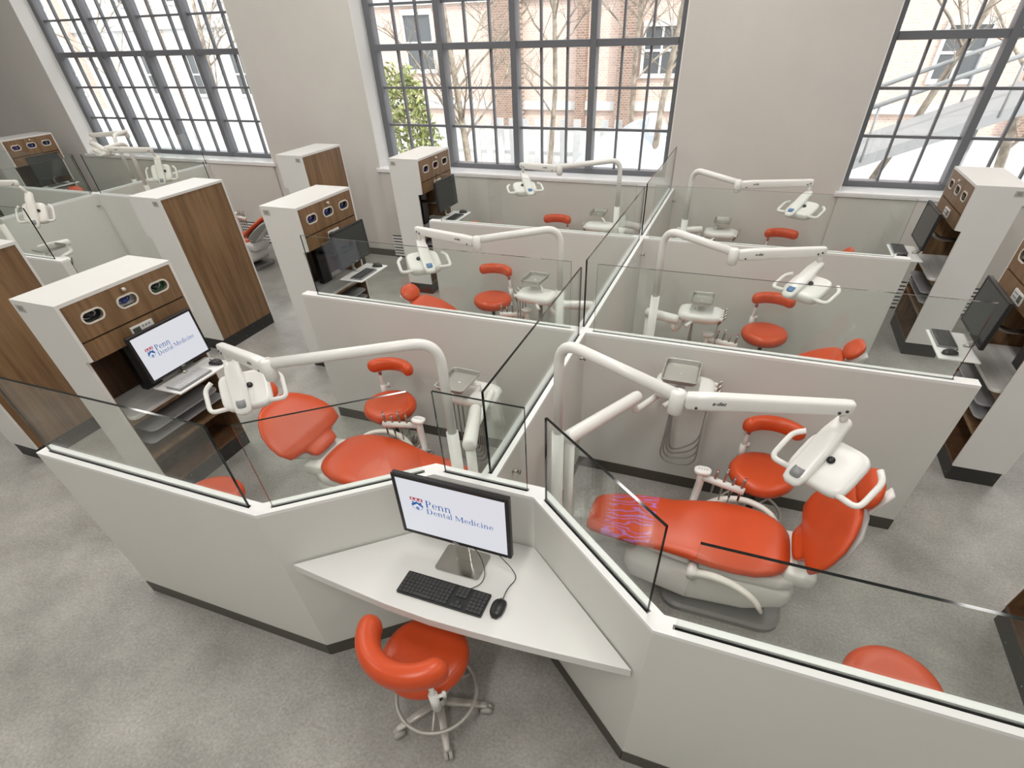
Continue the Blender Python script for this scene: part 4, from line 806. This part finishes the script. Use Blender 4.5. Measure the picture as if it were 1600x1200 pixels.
# ------------------------------------------------------------------ cabinet workstations
def workstation(key, on, yc=None, group='cabinet monitors on swing arms'):
    c = cabs[key]; s_ = -1 if key[0] == 'R' else 1; X = lambda q: c.location.x + s_ * q; y0 = c.location.y + (0.43 if yc is None else yc)
    pl = PL[key] if key != 'R1' else 'front right cabinet'
    root = thing('monitor', (X(0.10), y0, 0.822), ('bright monitor showing a logo on the %s' if on else 'dark switched-off monitor on the %s') % pl, 'monitor', group)
    mx_ = 0.115 if key == 'L1' else 0.175
    ex = Vector((0, s_, 0)); ey = Vector((-s_ * 0.05, 0, 1)).normalized(); mc = Vector((X(mx_), y0, 1.19 if key == 'L1' else 1.235)); monitor_head(root, mc, ex, ey, 0.535, 0.34, on)
    b = MB(); b.tube(bend([(X(-0.24), y0, 1.12), (X(0.0), y0, 1.12), (X(mx_ - 0.05), y0, 1.2)], 0.05), 0.018, 10); b.build('swing_arm', 'steel_dull', root)
    b = MB(); b.tube(bend([(X(mx_ - 0.05), y0, 1.1), (X(mx_ - 0.06), y0, 0.985), (X(mx_), y0, 0.963)], 0.03), 0.016, 10); b.build('tray_bracket', 'steel_dull', root)
    b = MB(); b.box(X(mx_ - 0.06), X(mx_ + 0.205), y0 - 0.25, y0 + 0.24, 0.955, 0.967); b.build('keyboard_tray', 'cap_white', root, bevel=0.003)
    kbd = keyboard('keyboard', (X(mx_ + 0.115), y0 - 0.075, 0.9675), s_ * PI / 2, 0.30, 0.135, 'compact %s keyboard on the tray of the %s' % ('white' if key == 'L1' else 'black', pl), 6, 15, 'key_light' if key == 'L1' else 'black_key', 'badge_grey' if key == 'L1' else 'badge_grey', False, 'compact keyboards on cabinet trays')
    ym = y0 + 0.175
    if s_ < 0: kbd.location.y = y0 + 0.085; ym = y0 - 0.165
    mouse((X(mx_ + 0.12), ym, 0.9675), s_ * PI / 2 + 0.2, 'black mouse on the keyboard tray of the %s' % pl, 'black mice on cabinet trays')
    if key in ('L1', 'L2'):
        rr_ = MB(); rr_.obox(mc + Vector((s_ * 0.002, -s_ * 0.235, -0.158)), (0.002, 0, 0), (0, 0.018, 0), (0, 0, 0.012)); rr_.build('red_sticker', 'box_red', root)
    return root
workstation('L1', True, 0.485); workstation('L2', False, 0.45); workstation('L3', False, 0.33)
workstation('R2', False, 0.36); workstation('R3', False, 0.30); workstation('NL3', False, 0.40)
# small things in the right-hand niches
for key, dy, m_, lb in (('R2', 0.16, 'box_red', 'red box with grey base in the niche of the middle right cabinet'), ('R3', 0.16, 'plate_grey', 'grey dispenser in the niche of the cabinet under the right window')):
    c = cabs[key]; x = c.location.x + 0.20; y = c.location.y + dy
    root = thing('dispenser_box', (x, y, 0.822), lb, 'box'); b = MB(); b.box(x - 0.05, x + 0.05, y - 0.06, y + 0.06, 0.8215, 0.865); b.build('holder', 'plate_grey', root, bevel=0.004)
    b = MB(); b.box(x - 0.04, x + 0.04, y - 0.05, y + 0.05, 0.865, 0.98); b.build('carton', m_, root, bevel=0.004)
# ------------------------------------------------------------------ the yard outside
GZ = -0.6
b = MB(); b.box(-90, 70, YW + 0.46, 90, GZ - 0.3, GZ); struct(b.build('ground_outside', 'ground_pale'), 'pale sunlit paved yard outside the windows')
def building(x0, x1, y, top, m, label, win, bands=(), piers=(), pm='brick_brown', depth=8):
    root = thing('building', ((x0 + x1) / 2, y, GZ), label, 'building')
    b = MB(); b.box(x0, x1, y, y + depth, GZ, top); b.build('wall', m, root)
    for z0, z1 in bands: b = MB(); b.box(x0, x1, y - 0.15, y, z0, z1); b.build('stone_band', 'stone_pale', root)
    for a0, a1 in piers: b = MB(); b.box(a0, a1, y - 0.35, y, GZ, top); b.build('brick_pier', pm, root)
    for (a0, a1, z0, z1) in win:
        b = MB(); b.box(a0 - 0.12, a1 + 0.12, y - 0.10, y, z0 - 0.14, z0); b.box(a0 - 0.12, a1 + 0.12, y - 0.10, y, z1, z1 + 0.18); b.box(a0 - 0.12, a0, y - 0.08, y, z0, z1); b.box(a1, a1 + 0.12, y - 0.08, y, z0, z1); f = b.build('window_surround', 'stone_pale', root)
        b = MB(); b.box(a0, a1, y - 0.02, y, z0, z1); b.build('pane', 'far_glass', f)
        b = MB(); xm = (a0 + a1) / 2; b.box(xm - 0.04, xm + 0.04, y - 0.05, y - 0.02, z0, z1); zm = (z0 + z1) / 2; b.box(a0, xm - 0.04, y - 0.05, y - 0.02, zm - 0.04, zm + 0.04); b.box(xm + 0.04, a1, y - 0.05, y - 0.02, zm - 0.04, zm + 0.04); b.build('sash', 'stone_pale', f)
    return root
building(-19, 16, 23, 16, 'brick_pink', 'pink brick building with brown piers outside the middle window',
         [(-3.9, -2.6, 1.2, 2.6), (-1.3, -0.1, 1.2, 2.6), (2.2, 3.4, 1.0, 2.4), (6.2, 7.4, 1.0, 2.4), (-14.5, -13.2, 1.4, 3.2)], [(0.0, 0.3), (3.5, 3.8)], [(-10.2, -9.0), (-6.6, -6.2), (-4.9, -4.1), (1.2, 1.9), (9.2, 10.0)])
building(-72, -24.5, 26, 12, 'stone_pale', 'pale stone terrace of houses outside the left window',
         [(x, x + 1.1, z, z + 1.8) for x in (-56, -52.4, -48.8, -45.2, -41.6, -38, -34.4, -30.8, -27.6) for z in (0.2, 4.2, 8.0)], [(3.1, 3.4), (7.0, 7.3)], [(-54.2, -53.6), (-47.0, -46.4), (-39.8, -39.2), (-32.6, -32.0)], 'brick_pink')
def tree(x, y, h, label, seed, lean=0.0, r0=0.13):
    rnd = random.Random(seed); root = thing('bare_tree', (x, y, GZ), label, 'tree', 'bare winter trees outside')
    tb, bb = MB(), MB()
    def grow(p, d, L, r, lev):
        n = 4 if lev < 2 else 3; pts = [p]; q = p
        for i in range(n):
            d = (d + Vector((rnd.uniform(-1, 1), rnd.uniform(-1, 1), rnd.uniform(-0.4, 0.7))) * (0.10 if lev == 0 else 0.22)).normalized(); q = q + d * (L / n); pts.append(q)
        (tb if lev == 0 else bb).tube(pts, [r * (1 - 0.55 * i / n) for i in range(n + 1)], 7 if lev == 0 else (5 if lev == 1 else 3), cap=False)
        if lev >= 3: return
        for k in range((15, 8, 5)[lev]):
            t_ = rnd.uniform(0.12, 1.0); i = min(n - 1, int(t_ * n)); base = pts[i].lerp(pts[i + 1], t_ * n - i)
            a = rnd.uniform(0, 2 * PI); nd = (d * 0.55 + Vector((math.cos(a), math.sin(a), rnd.uniform(0.0, 0.7)))).normalized()
            grow(base, nd, L * rnd.uniform(0.26, 0.46), max(0.006, r * 0.36), lev + 1)
    grow(Vector((x, y, GZ)), Vector((lean, 0, 1)).normalized(), h, r0, 0)
    tb.build('trunk', 'bark', root); bb.build('branches', 'bark', root)
for i, (x, y, h, ln, r0, lb) in enumerate(((-6.3, 11.5, 7.5, -0.1, 0.12, 'bare tree left of centre through the middle window'), (-4.6, 13.2, 8.5, 0.08, 0.10, 'bare tree at the centre of the middle window'), (-2.5, 14.5, 9, 0.0, 0.10, 'tall bare tree right of centre in the middle window'), (-1.4, 11.6, 8, 0.12, 0.11, 'thin bare tree at the right side of the middle window'),
        (3.4, 12.0, 7.5, 0.25, 0.11, 'bare tree leaning across the right window'), (6.5, 13.5, 8, -0.15, 0.15, 'bare tree at the right end of the right window'), (-20.5, 17, 8, 0.1, 0.13, 'bare tree outside the left window'), (-27, 18, 8, 0.0, 0.13, 'farther bare tree outside the left window'))):
    tree(x, y, h, lb, 11 + i, ln, r0 * 0.75)
# evergreen bush
def bush(x, y, r, h, label, seed):
    rnd = random.Random(seed); root = thing('evergreen_bush', (x, y, GZ), label, 'bush'); b = MB()
    for k in range(2600):
        a = rnd.uniform(0, 2 * PI); u = rnd.random(); rr = r * (0.55 + 0.45 * rnd.random()) * (1 - 0.55 * u ** 1.5); p = Vector((x + rr * math.cos(a), y + rr * math.sin(a), GZ + 0.1 + h * u + rnd.uniform(-0.15, 0.15)))
        d1 = Vector((rnd.uniform(-1, 1), rnd.uniform(-1, 1), rnd.uniform(-0.3, 1))).normalized() * 0.11; d2 = d1.cross(Vector((rnd.uniform(-1, 1), rnd.uniform(-1, 1), rnd.uniform(-1, 1)))).normalized() * 0.035
        b.add([p - d1, p + d2, p + d1, p - d2], [(0, 1, 2, 3)])
    o = b.build('foliage', 'leaf', root); o['kind'] = 'stuff'
    b = MB()
    for k in range(6): a = 2 * PI * k / 6; b.tube([(x + 0.05 * math.cos(a), y + 0.05 * math.sin(a), GZ), (x + r * 0.4 * math.cos(a), y + r * 0.4 * math.sin(a), GZ + h * 0.75)], [0.03, 0.008], 5)
    b.build('stems', 'bark', root)
bush(-7.6, 10.2, 1.25, 2.6, 'yellow-green bush in the lower left of the middle window', 3)
# tarpaulin-covered heap
root = thing('tarpaulin_heap', (-1.9, 12.4, GZ), 'pale blue-grey tarpaulin over a heap, low in the middle window', 'tarpaulin')
b = MB(); nx, ny = 26, 18; rnd = random.Random(5); vs = []
for j in range(ny + 1):
    for i in range(nx + 1):
        u, v_ = i / nx * 2 - 1, j / ny * 2 - 1; hh = max(0, (1 - abs(u) ** 1.6) * (1 - abs(v_) ** 2.2)); fold = 0.07 * math.sin(9 * u + 5 * v_) + 0.05 * math.sin(17 * u - 8 * v_)
        vs.append((-1.9 + u * 2.4 + 0.1 * fold, 12.4 + v_ * 1.5, GZ + 0.02 + hh * (1.55 + fold * 1.6 + 0.3 * u)))
b.add(vs, [(j * (nx + 1) + i, j * (nx + 1) + i + 1, (j + 1) * (nx + 1) + i + 1, (j + 1) * (nx + 1) + i) for j in range(ny) for i in range(nx)], 0, False); b.build('sheet', 'tarp', root)
# ramp with railings outside the right window
root = thing('access_ramp', (5.5, 10.8, GZ), 'sloping metal ramp with rails outside the right window', 'ramp')
r0_, r1_ = Vector((1.2, 10.2, 0.15)), Vector((10.5, 12.6, 3.2)); d = (r1_ - r0_).normalized(); sd_ = Vector((-d.y, d.x, 0)).normalized()
b = MB(); b.obox((r0_ + r1_) / 2, (r1_ - r0_) / 2, sd_ * 0.7, Vector((0, 0, 0.10))); b.build('deck', 'ext_metal', root)
for sg in (-1, 1):
    b = MB(); b.tube([r0_ + sd_ * 0.7 * sg + Vector((0, 0, 0.9)), r1_ + sd_ * 0.7 * sg + Vector((0, 0, 0.9))], 0.04, 8); rl = b.build('handrail', 'ext_metal', root)
    for k in range(9):
        q = r0_.lerp(r1_, (k + 0.5) / 9) + sd_ * 0.7 * sg; b = MB(); b.tube([q, q + Vector((0, 0, 0.9))], 0.025, 6); b.build('baluster', 'ext_metal', rl)
for k in range(4):
    q = r0_.lerp(r1_, (k + 0.6) / 4); b = MB(); b.tube([(q.x, q.y, GZ), (q.x, q.y, q.z - 0.1)], 0.06, 8); b.build('leg', 'ext_metal', root)
# low white fence behind the bush
root = thing('picket_fence', (-5.6, 14.8, GZ), 'low white picket fence behind the bush', 'fence')
for k in range(18):
    x = -9.4 + 0.42 * k; b = MB(); b.prism([(x, 14.8), (x + 0.22, 14.8), (x + 0.22, 14.86), (x, 14.86)], GZ, GZ + 1.25); b.build('picket', 'van_white', root)
for z_ in (0.3, 0.95): b = MB(); b.box(-9.4, -1.8, 14.86, 14.92, GZ + z_, GZ + z_ + 0.1); b.build('rail', 'van_white', root)
